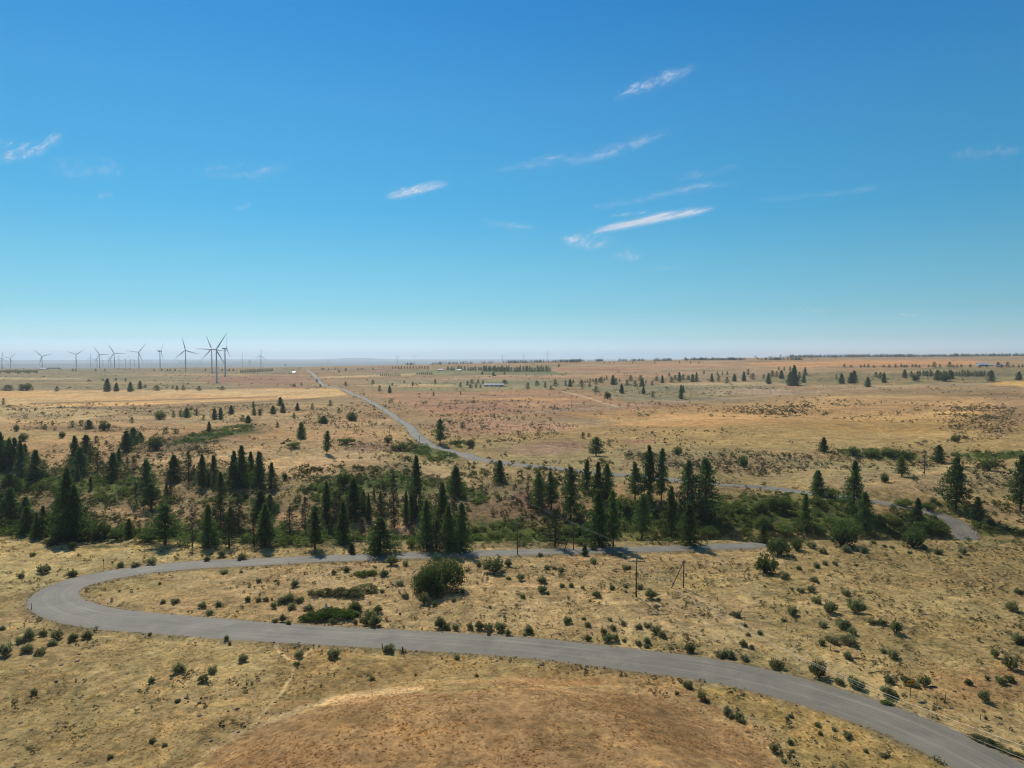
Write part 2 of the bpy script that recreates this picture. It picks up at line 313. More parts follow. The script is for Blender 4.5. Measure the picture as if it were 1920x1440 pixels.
    line([(360, 1445), (400, 1405), (460, 1368), (520, 1346), (600, 1318), (700, 1298), (790, 1292)], 6, (222, 188, 138), 0.75, jit=6)
    line([(470, 1362), (500, 1330), (528, 1300), (545, 1270), (553, 1245), (590, 1212), (606, 1206)], 3.4, (230, 198, 142), 0.85)
    line([(552, 1245), (528, 1226), (515, 1212), (525, 1204), (600, 1202)], 3.2, (232, 200, 146), 0.85)
    line([(1000, 1282), (1120, 1290), (1230, 1298), (1330, 1335), (1420, 1390), (1470, 1440)], 5, (208, 172, 118), 0.5, jit=6)
    line([(1200, 1252), (1330, 1282), (1440, 1318), (1560, 1375), (1680, 1440)], 4, (208, 170, 108), 0.6, jit=4)
# green willow and shrub areas of the ravine and its side gullies: cx, cy, rx, ry, angle
GREENS = [(80, 990, 170, 22, 3), (300, 1005, 200, 16, 3), (560, 1008, 170, 16, 2), (820, 1010, 120, 14, 0), (960, 1000, 110, 20, 0), (1080, 1000, 110, 26, -5),
          (1200, 985, 120, 34, 0), (1370, 970, 120, 40, 0), (1500, 965, 130, 40, 5), (1640, 985, 120, 26, 6), (1740, 975, 60, 22, 15), (1850, 1000, 100, 14, 3),
          (660, 905, 110, 16, -5), (740, 905, 80, 18, 0), (810, 850, 55, 14, 12), (870, 925, 50, 16, 20), (150, 910, 110, 16, 0), (60, 905, 60, 20, 0), (230, 920, 60, 16, -20),
          (440, 938, 60, 8, 0), (400, 815, 90, 9, -12), (1650, 852, 90, 9, 4), (1860, 855, 80, 7, 0), (1800, 950, 50, 9, 10), (860, 832, 22, 6, 0), (640, 930, 60, 16, 0)]

# ------------------------------------------------------------------ object helpers
COL = scene.collection
def lin(c):
    c = np.asarray(c, float) / 255.0
    return np.where(c <= 0.04045, c / 12.92, ((c + 0.055) / 1.055) ** 2.4)
def mesh_np(name, V, Q, mats=(), mi=None, smooth_=False, attrs=None):
    me = bpy.data.meshes.new(name); V = np.asarray(V, np.float32); Q = np.asarray(Q, np.int32)
    k = Q.shape[1]
    me.vertices.add(len(V)); me.vertices.foreach_set('co', V.ravel())
    me.loops.add(Q.size); me.loops.foreach_set('vertex_index', Q.ravel())
    me.polygons.add(len(Q)); me.polygons.foreach_set('loop_start', np.arange(0, Q.size, k, dtype=np.int32))
    try: me.polygons.foreach_set('loop_total', np.full(len(Q), k, dtype=np.int32))
    except Exception: pass
    for m in mats: me.materials.append(m)
    if mi is not None: me.polygons.foreach_set('material_index', np.asarray(mi, np.int32))
    me.polygons.foreach_set('use_smooth', np.full(len(Q), smooth_, dtype=bool))
    for an, (dom, val) in (attrs or {}).items():
        val = np.asarray(val, np.float32)
        if val.ndim == 2:
            a = me.attributes.new(an, 'FLOAT_COLOR', dom); a.data.foreach_set('color', val.ravel())
        else:
            a = me.attributes.new(an, 'FLOAT', dom); a.data.foreach_set('value', val.ravel())
    me.update(calc_edges=True)
    return me
def link(name, me, parent=None):
    o = bpy.data.objects.new(name, me); COL.objects.link(o)
    if parent is not None: o.parent = parent
    return o
def tag(o, label=None, cat=None, group=None, kind=None):
    if label: o['label'] = label
    if cat: o['category'] = cat
    if group: o['group'] = group
    if kind: o['kind'] = kind
    return o
def empty(name, loc, rz=0.0):
    o = bpy.data.objects.new(name, None); COL.objects.link(o); o.location = loc; o.rotation_euler = (0, 0, rz); o.empty_display_size = 0.5
    return o
def copy_tree(o, parent=None):
    c = o.copy(); COL.objects.link(c); c.parent = parent
    for ch in list(o.children): copy_tree(ch, c)
    return c
class MB:
    """collects boxes, tubes and lathes of mixed faces into one mesh"""
    def __init__(s): s.v = []; s.f = []
    def add(s, V, Fc):
        n = len(s.v); s.v += [tuple(p) for p in V]; s.f += [tuple(n + i for i in f) for f in Fc]; return s
    def box(s, c, d, M=None):
        x, y, z = d[0] / 2, d[1] / 2, d[2] / 2
        V = [Vector(p) for p in [(-x, -y, -z), (x, -y, -z), (x, y, -z), (-x, y, -z), (-x, -y, z), (x, -y, z), (x, y, z), (-x, y, z)]]
        if M is not None: V = [M @ p for p in V]
        V = [p + Vector(c) for p in V]
        return s.add(V, [(0, 3, 2, 1), (4, 5, 6, 7), (0, 1, 5, 4), (1, 2, 6, 5), (2, 3, 7, 6), (3, 0, 4, 7)])
    def tube(s, pts, rads, n=8, cap=True):
        pts = [Vector(p) for p in pts]; base = len(s.v); ref = None
        for i, p in enumerate(pts):
            d = (pts[min(i + 1, len(pts) - 1)] - pts[max(i - 1, 0)]).normalized()
            if ref is None: ref = Vector((1, 0, 0)) if abs(d.x) < 0.9 else Vector((0, 1, 0))
            a = (ref - d * ref.dot(d)).normalized(); b = d.cross(a); ref = a
            for k in range(n):
                t = 2 * math.pi * k / n; s.v.append(tuple(p + (a * math.cos(t) + b * math.sin(t)) * rads[i]))
        for i in range(len(pts) - 1):
            for k in range(n):
                s.f.append((base + i * n + k, base + i * n + (k + 1) % n, base + (i + 1) * n + (k + 1) % n, base + (i + 1) * n + k))
        if cap:
            s.f.append(tuple(base + k for k in reversed(range(n)))); e = base + (len(pts) - 1) * n; s.f.append(tuple(e + k for k in range(n)))
        return s
    def build(s, name, m, parent=None, smooth_=False, loc=None):
        me = bpy.data.meshes.new(name); me.from_pydata(s.v, [], s.f); me.materials.append(m)
        if smooth_: me.polygons.foreach_set('use_smooth', [True] * len(me.polygons))
        o = link(name, me, parent)
        if loc is not None: o.location = loc
        return o

# ------------------------------------------------------------------ materials
def mat(name):
    m = bpy.data.materials.new(name); m.use_nodes = True; m.node_tree.nodes.clear(); return m
class N:
    def __init__(s, m): s.t = m.node_tree
    def __call__(s, typ, **k):
        n = s.t.nodes.new(typ); ins = k.pop('ins', {})
        for a, b in k.items(): setattr(n, a, b)
        for a, b in ins.items():
            if isinstance(b, bpy.types.NodeSocket): s.t.links.new(b, n.inputs[a])
            else: n.inputs[a].default_value = b
        return n
    def math(s, op, a, b=0.0, c=None, clamp=False):
        n = s('ShaderNodeMath', operation=op, use_clamp=clamp, ins={0: a, 1: b})
        if c is not None:
            if isinstance(c, bpy.types.NodeSocket): s.t.links.new(c, n.inputs[2])
            else: n.inputs[2].default_value = c
        return n.outputs[0]
    def mix(s, f, a, b, blend='MIX'):
        return s('ShaderNodeMix', data_type='RGBA', blend_type=blend, ins={0: f, 6: a, 7: b}).outputs[2]
    def noise(s, vec, scale, detail=4, rough=0.6, dist=0.0):
        return s('ShaderNodeTexNoise', ins={'Vector': vec, 'Scale': scale, 'Detail': detail, 'Roughness': rough, 'Distortion': dist}).outputs[0]
    def rng(s, v, a, b, c=0.0, d=1.0, smooth_=False):
        return s('ShaderNodeMapRange', interpolation_type='SMOOTHSTEP' if smooth_ else 'LINEAR', ins={0: v, 1: a, 2: b, 3: c, 4: d}).outputs[0]
    def out(s, sh): s('ShaderNodeOutputMaterial', ins={0: sh})
def simple(name, rgb, rough=0.6, metal=0.0, var=0.12, scale=3.0, spec=0.3):
    m = mat(name); n = N(m); tcx = n('ShaderNodeTexCoord').outputs['Object']
    v = n.noise(tcx, scale, 5, 0.65); f = n.rng(v, 0.3, 0.7, 1 - var, 1 + var)
    c = n('ShaderNodeVectorMath', operation='SCALE', ins={0: rgb, 3: f}).outputs[0]
    b = n('ShaderNodeBsdfPrincipled', ins={'Base Color': c, 'Roughness': rough, 'Metallic': metal, 'Specular IOR Level': spec})
    n.out(b.outputs[0]); return m

# ground: a painted regional albedo (attribute) broken up by several scales of procedural noise
def ground_colour(n, pos, reg, scrub):
    """reg: regional albedo, scrub: 0..1 how much dark low scrub and stone shows between the grass"""
    flat = n('ShaderNodeVectorMath', operation='MULTIPLY', ins={0: pos, 1: (1, 1, 0.3)}).outputs[0]
    big = n.noise(flat, 0.018, 5, 0.6, 0.6); mid = n.noise(flat, 0.10, 4, 0.55, 0.6)
    small = n.noise(flat, 0.42, 4, 0.55, 0.5); med = n.noise(flat, 1.1, 3, 0.55, 0.4); fine = n.noise(flat, 3.0, 4, 0.65)
    v = n.math('ADD', n.rng(big, 0.36, 0.64, -0.14, 0.14), n.rng(mid, 0.34, 0.66, -0.20, 0.20))
    v = n.math('ADD', v, n.rng(small, 0.32, 0.68, -0.26, 0.26)); v = n.math('ADD', v, n.rng(med, 0.32, 0.68, -0.24, 0.24)); v = n.math('ADD', v, n.rng(fine, 0.34, 0.66, -0.16, 0.16))
    c = n('ShaderNodeVectorMath', operation='SCALE', ins={0: reg, 3: n.math('ADD', v, 1.0)}).outputs[0]
    hue = n.noise(flat, 0.06, 4, 0.6, 0.8)
    c = n.mix(n.rng(hue, 0.35, 0.68, 0, 0.55), c, n.mix(1.0, c, (0.82, 0.91, 0.90, 1), 'MULTIPLY'))
    hue2 = n.noise(flat, 0.33, 4, 0.6, 0.8)
    c = n.mix(n.rng(hue2, 0.45, 0.7, 0, 0.6), c, n.mix(1.0, c, (1.12, 0.97, 0.80, 1), 'MULTIPLY'))
    # paler drifts of flattened grass, olive patches of thin low growth
    pale = n.noise(flat, 0.15, 5, 0.6, 1.4); c = n.mix(n.rng(pale, 0.53, 0.64, 0, 0.8), c, n.mix(1.0, c, (1.38, 1.32, 1.20, 1), 'MULTIPLY'))
    oli = n.noise(flat, 0.22, 4, 0.6, 1.0); c = n.mix(n.math('MULTIPLY', n.rng(oli, 0.52, 0.62, 0, 0.9), n.rng(scrub, 0.0, 0.8, 0.25, 1.0)), c, n.mix(1.0, c, (0.60, 0.66, 0.62, 1), 'MULTIPLY'))
    # dark spots of low scrub, dead forbs and stones in two sizes
    big2 = n.noise(flat, 0.045, 3, 0.5, 0.4)
    s1 = n.noise(flat, 0.85, 2, 0.45, 0.6); thr = n.math('SUBTRACT', 0.74, n.math('MULTIPLY', scrub, n.rng(big2, 0.35, 0.65, 0.05, 0.17)))
    sp = n.math('MULTIPLY', n.math('SUBTRACT', s1, thr), 12.0, clamp=True)
    s3 = n.noise(flat, 0.21, 2, 0.5, 0.8); thr3 = n.math('SUBTRACT', 0.76, n.math('MULTIPLY', scrub, n.rng(big, 0.35, 0.65, 0.05, 0.19)))
    sp3 = n.math('MULTIPLY', n.math('SUBTRACT', s3, thr3), 10.0, clamp=True); sp = n.math('MAXIMUM', n.math('MULTIPLY', sp, 0.8), n.math('MULTIPLY', sp3, 0.6))
    c = n.mix(sp, c, n.mix(n.rng(fine, 0.4, 0.6), (0.060, 0.062, 0.042, 1), (0.115, 0.110, 0.072, 1)))
    return c, med, fine
m_ground = mat('dry_ground'); n = N(m_ground)
pos = n('ShaderNodeTexCoord').outputs['Object']
reg = n('ShaderNodeAttribute', attribute_name='region').outputs['Color']; scr = n('ShaderNodeAttribute', attribute_name='scrub').outputs['Fac']
c, small, fine = ground_colour(n, pos, reg, scr)
hgt = n.math('ADD', n.math('MULTIPLY', small, 0.5), n.math('MULTIPLY', fine, 0.12))
bp = n('ShaderNodeBump', ins={'Strength': 0.75, 'Distance': 0.55, 'Height': hgt})
b = n('ShaderNodeBsdfPrincipled', ins={'Base Color': c, 'Roughness': 0.95, 'Specular IOR Level': 0.08, 'Normal': bp.outputs[0]}); n.out(b.outputs[0])

m_road = mat('gravel_road'); n = N(m_road)
uv = n('ShaderNodeAttribute', attribute_name='lane').outputs['Vector']; pos = n('ShaderNodeTexCoord').outputs['Object']
ss = n('ShaderNodeSeparateXYZ', ins={0: uv}); U = ss.outputs[0]; Vv = ss.outputs[1]
str_v = n('ShaderNodeCombineXYZ', ins={0: n.math('MULTIPLY', U, 26.0), 1: n.math('MULTIPLY', Vv, 0.035), 2: 0.0}).outputs[0]
streak = n.noise(str_v, 1.0, 5, 0.7, 0.25); blot = n.noise(pos, 0.12, 5, 0.6, 0.5); grit = n.noise(pos, 5.0, 4, 0.8)
val = n.math('ADD', n.rng(streak, 0.36, 0.64, 0.70, 1.30), n.math('ADD', n.rng(blot, 0.36, 0.64, -0.17, 0.17), n.rng(grit, 0.3, 0.7, -0.12, 0.12)))
au = n.math('ABSOLUTE', U)
tr = n.math('SUBTRACT', 1.0, n.math('MULTIPLY', n.math('ABSOLUTE', n.math('SUBTRACT', au, 0.42)), 9.0), clamp=True)
tr = n.math('MULTIPLY', tr, n.rng(n.noise(n('ShaderNodeCombineXYZ', ins={0: n.math('MULTIPLY', U, 3.0), 1: n.math('MULTIPLY', Vv, 0.02), 2: 3.0}).outputs[0], 1.0, 3, 0.6), 0.4, 0.62, 0, 1))
val = n.math('ADD', val, n.math('MULTIPLY', tr, 0.34))
c = n('ShaderNodeVectorMath', operation='SCALE', ins={0: (0.188, 0.166, 0.120), 3: val}).outputs[0]
edge = n.rng(n.math('ADD', au, n.math('MULTIPLY', n.noise(pos, 0.45, 6, 0.75), 0.75)), 1.10, 1.42, 0, 1)
c = n.mix(edge, c, n.mix(grit, (0.13, 0.115, 0.085, 1), (0.26, 0.22, 0.15, 1)))
bp = n('ShaderNodeBump', ins={'Strength': 0.4, 'Distance': 0.06, 'Height': grit})
b = n('ShaderNodeBsdfPrincipled', ins={'Base Color': c, 'Roughness': 0.7, 'Specular IOR Level': 0.24, 'Normal': bp.outputs[0]}); n.out(b.outputs[0])

def leaf_mat(name, dark, light, trans=0.25, rand=0.25):
    m = mat(name); n = N(m)
    ti = n('ShaderNodeAttribute', attribute_name='tint').outputs['Fac']
    oi = n('ShaderNodeObjectInfo').outputs['Random']
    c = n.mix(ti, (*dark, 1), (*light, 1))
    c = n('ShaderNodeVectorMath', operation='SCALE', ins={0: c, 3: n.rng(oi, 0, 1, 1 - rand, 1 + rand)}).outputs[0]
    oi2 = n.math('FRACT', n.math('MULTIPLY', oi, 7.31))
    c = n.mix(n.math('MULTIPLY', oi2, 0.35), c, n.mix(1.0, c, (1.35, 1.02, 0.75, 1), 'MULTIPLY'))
    d = n('ShaderNodeBsdfDiffuse', ins={0: c}); t = n('ShaderNodeBsdfTranslucent', ins={0: n.mix(1.0, c, (1.1, 1.25, 0.6, 1), 'MULTIPLY')})
    n.out(n('ShaderNodeMixShader', ins={0: trans, 1: d.outputs[0], 2: t.outputs[0]}).outputs[0]); return m
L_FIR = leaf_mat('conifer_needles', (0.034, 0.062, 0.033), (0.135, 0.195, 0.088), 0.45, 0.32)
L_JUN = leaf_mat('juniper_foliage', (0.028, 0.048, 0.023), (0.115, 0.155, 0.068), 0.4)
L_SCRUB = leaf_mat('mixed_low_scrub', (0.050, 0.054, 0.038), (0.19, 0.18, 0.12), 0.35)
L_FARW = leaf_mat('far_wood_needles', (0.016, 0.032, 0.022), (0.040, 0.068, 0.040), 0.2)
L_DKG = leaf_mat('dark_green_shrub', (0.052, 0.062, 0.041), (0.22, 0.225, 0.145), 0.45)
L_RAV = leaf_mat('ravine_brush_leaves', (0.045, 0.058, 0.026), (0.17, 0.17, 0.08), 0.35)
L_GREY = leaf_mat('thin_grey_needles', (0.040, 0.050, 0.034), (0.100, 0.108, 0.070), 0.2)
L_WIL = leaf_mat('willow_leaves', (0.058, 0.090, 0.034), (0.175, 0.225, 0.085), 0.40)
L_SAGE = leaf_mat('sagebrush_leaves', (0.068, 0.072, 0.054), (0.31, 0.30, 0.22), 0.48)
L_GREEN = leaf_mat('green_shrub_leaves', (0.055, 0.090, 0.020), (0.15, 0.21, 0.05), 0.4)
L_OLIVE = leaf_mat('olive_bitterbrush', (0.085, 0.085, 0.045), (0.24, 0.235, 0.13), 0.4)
M_BARK = simple('conifer_bark', (0.075, 0.052, 0.038), 0.9, var=0.35, scale=8)
M_SNAG = simple('dead_grey_wood', (0.13, 0.10, 0.085), 0.9, var=0.3, scale=8)
M_POLE = simple('weathered_pole_wood', (0.13, 0.085, 0.055), 0.85, var=0.3, scale=2)
M_DARKW = simple('old_fence_wood', (0.055, 0.045, 0.038), 0.9, var=0.3, scale=6)
M_WHITE = simple('turbine_paint', (0.50, 0.53, 0.57), 0.4, var=0.03, scale=0.2)
M_STEEL = simple('galvanised_steel', (0.32, 0.33, 0.34), 0.45, 0.6, 0.1)
M_WIRE = simple('aluminium_wire', (0.70, 0.66, 0.58), 0.4, 0.2, 0.05)
M_CERAM = simple('glazed_insulator', (0.28, 0.22, 0.24), 0.25, spec=0.5)
M_YEL = simple('yellow_sign_sheeting', (0.52, 0.25, 0.02), 0.5, var=0.05)
M_BLK = simple('black_sign_paint', (0.02, 0.02, 0.02), 0.5)
M_BLUE = simple('grey_blue_sign_back', (0.30, 0.38, 0.52), 0.4, var=0.08)
M_ROOF = simple('pale_metal_roof', (0.62, 0.66, 0.70), 0.4, 0.2, 0.05, 0.3)
M_ROOFG = simple('grey_blue_metal_roof', (0.24, 0.27, 0.29), 0.5, 0.2, 0.1, 0.3)
M_WALL = simple('farm_wall_paint', (0.55, 0.53, 0.48), 0.7, var=0.08, scale=0.5)
M_DOOR = simple('dark_opening', (0.03, 0.03, 0.035), 0.6)
M_POST = simple('white_painted_post', (0.75, 0.74, 0.68), 0.6)

# ------------------------------------------------------------------ ground mesh with the regional albedo
X, Y, Z = GX.ravel(), GY.ravel(), GZ.ravel()
nr, nt = GX.shape
PX, PY = project(X, Y, Z)
behind = (Y < 12)
R = np.hypot(X, Y)
PX = np.where(behind, 960 + 40 * X, PX); PY = np.where(behind, 1800, PY)
def rgb(r, g, b): return lin((r, g, b)) * K_ALB
K_ALB = 0.76
base = np.tile(rgb(176, 150, 103), (len(X), 1)); scrub = np.full(len(X), 0.55)
# gently warped picture coordinates: only used to lay out which land is where
wx = fbm(X / 22, Y / 22, 101, 4); wy = fbm(X / 22, Y / 22, 131, 4)
wfar = fbm(PX / 90, PY / 6, 151, 4)
wpx = PX + np.where(PY > 800, 26, 14) * (wx + wfar * 0.6); wpy = PY + np.where(PY > 800, (PY - 660) * 0.045, 2.2) * (wy + wfar)
def paint(m, col, sc=None):
    global base, scrub
    m = np.clip(m, 0, 1)[:, None]
    if col is not None: base = base * (1 - m) + rgb(*col) * m
    if sc is not None: scrub = scrub * (1 - m[:, 0]) + sc * m[:, 0]
def ell(cx, cy, rx, ry, col, st=1.0, sc=None, soft=0.45, ang=0):
    a = math.radians(ang); dx = wpx - cx; dy = wpy - cy
    ex = (dx * math.cos(a) + dy * math.sin(a)) / rx; ey = (-dx * math.sin(a) + dy * math.cos(a)) / ry
    d = np.sqrt(ex * ex + ey * ey); paint((1 - sstep(1 - soft, 1 + soft * 0.5, d)) * st, col, sc)
def poly(pts, col, st=1.0, sc=None, soft=3.0, warp=True):
    x = wpx if warp else PX; y = wpy if warp else PY
    P = np.array(pts, float); lo = P.min(0) - 30; hi = P.max(0) + 30
    idx = np.where((x > lo[0]) & (x < hi[0]) & (y > lo[1]) & (y < hi[1]))[0]
    xs, ys = x[idx], y[idx]; inside = np.zeros(len(idx), bool); dd = np.full(len(idx), 1e9)
    for (x0, y0), (x1, y1) in zip(P, np.roll(P, -1, 0)):
        c_ = ((y0 > ys) != (y1 > ys)) & (xs < (x1 - x0) * (ys - y0) / (y1 - y0 + 1e-9) + x0); inside ^= c_
        dx, dy = x1 - x0, y1 - y0; t = np.clip(((xs - x0) * dx + (ys - y0) * dy) / (dx * dx + dy * dy), 0, 1)
        dd = np.minimum(dd, np.hypot((xs - x0 - t * dx) * 0.35, ys - y0 - t * dy))
    m = np.zeros(len(x)); m[idx] = sstep(-soft, soft, np.where(inside, dd, -dd)); paint(m * st, col, sc)
def line(pts, w, col, st=1.0, sc=0.1, jit=0.0):
    x, y = PX, PY; P = np.array(pts, float); lo = P.min(0) - 20; hi = P.max(0) + 20
    idx = np.where((x > lo[0]) & (x < hi[0]) & (y > lo[1]) & (y < hi[1]))[0]
    d = seg_dist(x[idx], y[idx], pts) if True else 0
    if jit: d = d + jit * wx[idx]
    m = np.zeros(len(x)); m[idx] = 1 - sstep(w * 0.4, w * 1.2, d); paint(m * st, col, sc)
NEARM = PY > 1028
# far country, bands from the horizon down
paint((PY < 800) & (R > 500), (172, 146, 108), 0.35)
REGIONS(ell, poly, line, paint)
paint(sstep(5200, 7500, R) * (1 - sstep(1250, 1400, PX)), (138, 138, 132), 0.2)      # far country beyond the plateau, distance haze put into its ground colour as grey
# noise driven large patches everywhere: paler drifts of grass and browner ones
pn = fbm(X / 120, Y / 50, 201, 5); pn2 = fbm(X / 260, Y / 90, 231, 5)
amt = np.where(R < 9000, 1.0, 0.2)
base *= (1 + 0.22 * pn * amt)[:, None]
base = base * (1 + (0.22 * pn2 * amt)[:, None] * np.array([0.5, -0.1, -0.6])[None])
far_ = R > 235; mean_ = base[far_ & (R < 2500)].mean(0); base[far_] = np.maximum(mean_ + 1.22 * (base[far_] - mean_), 0.02)
base[R > 480] *= np.array([1.06, 0.985, 0.92])[None]
base = np.clip(base * np.array([1.03, 0.99, 0.91])[None], 0.01, 0.8)
rd, rw, _ = road_field(X, Y)
sh = (1 - sstep(0.3, 2.6 + 1.6 * fbm(X / 7, Y / 7, 311, 3), rd - rw / 2)) * 0.8                        # worn gravel shoulder
paint(sh, (138, 122, 94), 0.5)
idx = np.arange(nr * nt).reshape(nr, nt)
Q = np.stack([idx[:-1, :-1], idx[:-1, 1:], idx[1:, 1:], idx[1:, :-1]], -1).reshape(-1, 4)[:, ::-1]
Vg = np.column_stack([X, Y, Z])
reg4 = np.column_stack([base, np.ones(len(base))])
gm = mesh_np('ground', Vg, Q, [m_ground], smooth_=True, attrs={'region': ('POINT', reg4), 'scrub': ('POINT', scrub)})
ground = link('ground', gm); tag(ground, kind='structure')
REG = base.reshape(nr, nt, 3)
def region_at(x, y):
    lr = np.hypot(x, y); i = np.clip(np.searchsorted(RAD, lr) - 1, 0, nr - 1); j = np.clip(np.searchsorted(TH, np.arctan2(x, y)) - 1, 0, nt - 1)
    return REG[i, j]

# ------------------------------------------------------------------ road sheet
tang = np.gradient(ROAD[:, :2], axis=0); tang /= np.linalg.norm(tang, axis=1)[:, None] + 1e-9
nor = np.column_stack([tang[:, 1], -tang[:, 0]])
us = np.linspace(-1.12, 1.12, 15); nV = []; att = []
L = np.concatenate([[0], np.cumsum(np.linalg.norm(np.diff(ROAD[:, :2], axis=0), axis=1))])
for k, uu in enumerate(us):
    jit = 0.25 * fbm(L / 3, L * 0 + k, 301, 3) * (abs(uu) > 1.05)
    hw = ROAD[:, 2] / 2 * uu + jit
    x = ROAD[:, 0] + nor[:, 0] * hw; y = ROAD[:, 1] + nor[:, 1] * hw
    z = ROAD[:, 3] + 0.03 - 0.10 * abs(uu) ** 2 - (0.16 if abs(uu) > 1.05 else 0)
    z = np.maximum(z, H(x, y) + np.where(np.hypot(x, y) > 700, 0.06 + np.hypot(x, y) * 4e-5, 0.012) * (abs(uu) < 1.05))
    nV.append(np.column_stack([x, y, z])); att.append(np.column_stack([np.full(len(x), uu), L, np.zeros(len(x)), np.ones(len(x))]))
nV = np.array(nV); m_, n_ = nV.shape[:2]; ii = np.arange(m_ * n_).reshape(m_, n_)
Q = np.stack([ii[:-1, :-1], ii[1:, :-1], ii[1:, 1:], ii[:-1, 1:]], -1).reshape(-1, 4)
rm = mesh_np('gravel_road', nV.reshape(-1, 3), Q, [m_road], smooth_=True, attrs={'lane': ('POINT', np.array(att).reshape(-1, 4))})
tag(link('road', rm), kind='structure')

# ------------------------------------------------------------------ plant templates (unit height, unit width)
def rot_cards(P, U, W, su, sw):
    """quads centred at P spanned by unit vectors U, W with half sizes su, sw"""
    U = U * su[:, None]; W = W * sw[:, None]
    V = np.stack([P - U - W * 0.6, P - U * 0.2 + W, P + U + W * 0.25, P + U * 0.3 - W], 1)
    return V.reshape(-1, 3)
def unit(v): return v / (np.linalg.norm(v, axis=1)[:, None] + 1e-9)
def quads(V): return np.arange(len(V)).reshape(-1, 4)
def conifer(seed, n_br=80, base=0.10, power=0.85, per=5, cards=6, droop=0.25, csize=0.030, gap=0.0, irr=0.22, fat=1.0, lean=0.0):
    """trunk + limbs (MB) and needle cards; the crown is unit high, 1 wide; the caller scales it"""
    r = np.random.default_rng(seed); tb = MB()
    bend = r.normal(0, 0.012, 4)
    def axis(t): return np.array([bend[0] * math.sin(3 * t) + lean * t, bend[1] * math.sin(2.3 * t), t])
    tb.tube([axis(t) - (0, 0, 0.02 if t == 0 else 0) for t in (0, .2, .4, .6, .8, .97)], [0.040, .033, .026, .018, .010, .003], 7)
    P = []; D = []; TT = []
    sect = r.uniform(0.62, 1.25, 8)
    for i in range(n_br):
        t = base + (1 - base) * ((i + r.random()) / n_br) ** 0.92
        tau = (t - base) / (1 - base)
        prof = (1 - tau) ** power * min(1, 0.55 + tau / 0.12 * 0.45) * fat
        az = i * 2.399 + r.normal(0, 0.35)
        L_ = 0.5 * prof * (1 + r.normal(0, irr)) * sect[int(az / 0.7854) % 8] + 0.02
        if gap and r.random() < gap: L_ *= 0.45
        a0 = axis(t); dr = droop * (1 - tau) - 0.35 * tau
        end = a0 + np.array([math.cos(az) * L_, math.sin(az) * L_, -dr * L_ * 0.45 + 0.01])
        mid = (a0 + end) / 2 + np.array([0, 0, 0.012])
        if i % 2 == 0 or n_br < 60: tb.tube([a0, mid, end], [0.006, 0.004, 0.002], 3, cap=False)
        for k in range(per):
            s = 0.22 + 0.80 * (k + r.random()) / per
            c0 = a0 + (end - a0) * s; n_c = max(1, int(cards * (0.55 + 0.6 * (1 - tau))))
            sp = csize * (0.7 + 0.9 * (1 - tau))
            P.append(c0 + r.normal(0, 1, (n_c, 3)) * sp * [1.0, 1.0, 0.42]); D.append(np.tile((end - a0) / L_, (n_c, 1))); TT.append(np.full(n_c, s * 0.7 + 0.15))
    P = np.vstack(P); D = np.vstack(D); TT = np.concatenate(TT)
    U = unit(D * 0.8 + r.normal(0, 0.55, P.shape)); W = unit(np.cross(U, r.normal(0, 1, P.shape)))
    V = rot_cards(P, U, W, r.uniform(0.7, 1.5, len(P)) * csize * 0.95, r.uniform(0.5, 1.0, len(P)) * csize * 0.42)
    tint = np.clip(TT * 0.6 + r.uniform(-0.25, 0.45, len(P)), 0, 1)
    return tb, V, np.repeat(tint, 4)
def lobed(seed, lobes=12, cards=90, csize=0.035, up=0.7, lo=0.05, spire=1.4, flat=False, stem=0.16, core=0.5, splay=0.33):
    """juniper, willow and shrub crowns: overlapping lobes filled with small sprays"""
    r = np.random.default_rng(seed); tb = MB(); P = []; TT = []; O = []
    for i in range(lobes):
        f = 0 if i == 0 else 1
        az = i * 2.399 + r.normal(0, 0.3); rr = f * splay * math.sqrt(r.uniform(0.15, 1)); hh = (0.62 if not f else r.uniform(0.22, 0.62) * (1.15 - rr))
        if flat: hh = 0.35
        c0 = np.array([math.cos(az) * rr, math.sin(az) * rr, max(hh, lo + 0.15)])
        rad_ = np.array([1, 1, spire]) * r.uniform(0.13, 0.22) * (1.25 if not f else 1) / (1 if spire < 1.2 else 1.05)
        d = unit(r.normal(0, 1, (cards, 3))); q = r.uniform(core, 1, cards) ** 0.6
        p = c0 + d * rad_ * q[:, None] * (1 + 0.22 * np.sin(5 * d[:, :1] + i) * np.cos(4 * d[:, 1:2]))
        keep = p[:, 2] > lo * 0.3
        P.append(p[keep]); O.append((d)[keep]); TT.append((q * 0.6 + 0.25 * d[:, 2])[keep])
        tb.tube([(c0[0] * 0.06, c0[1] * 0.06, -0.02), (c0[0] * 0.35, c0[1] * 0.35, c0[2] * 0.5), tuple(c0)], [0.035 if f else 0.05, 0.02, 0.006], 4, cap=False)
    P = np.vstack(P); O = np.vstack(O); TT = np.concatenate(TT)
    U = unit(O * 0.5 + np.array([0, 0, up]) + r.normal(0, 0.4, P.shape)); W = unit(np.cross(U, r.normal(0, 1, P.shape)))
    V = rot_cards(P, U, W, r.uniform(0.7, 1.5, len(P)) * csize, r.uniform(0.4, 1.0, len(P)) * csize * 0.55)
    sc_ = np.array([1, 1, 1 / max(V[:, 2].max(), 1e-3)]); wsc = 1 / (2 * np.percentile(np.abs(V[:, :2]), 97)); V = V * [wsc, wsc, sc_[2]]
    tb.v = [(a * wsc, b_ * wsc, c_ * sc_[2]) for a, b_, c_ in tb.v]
    return tb, V, np.repeat(np.clip(TT + r.uniform(-0.3, 0.3, len(P)), 0, 1), 4)
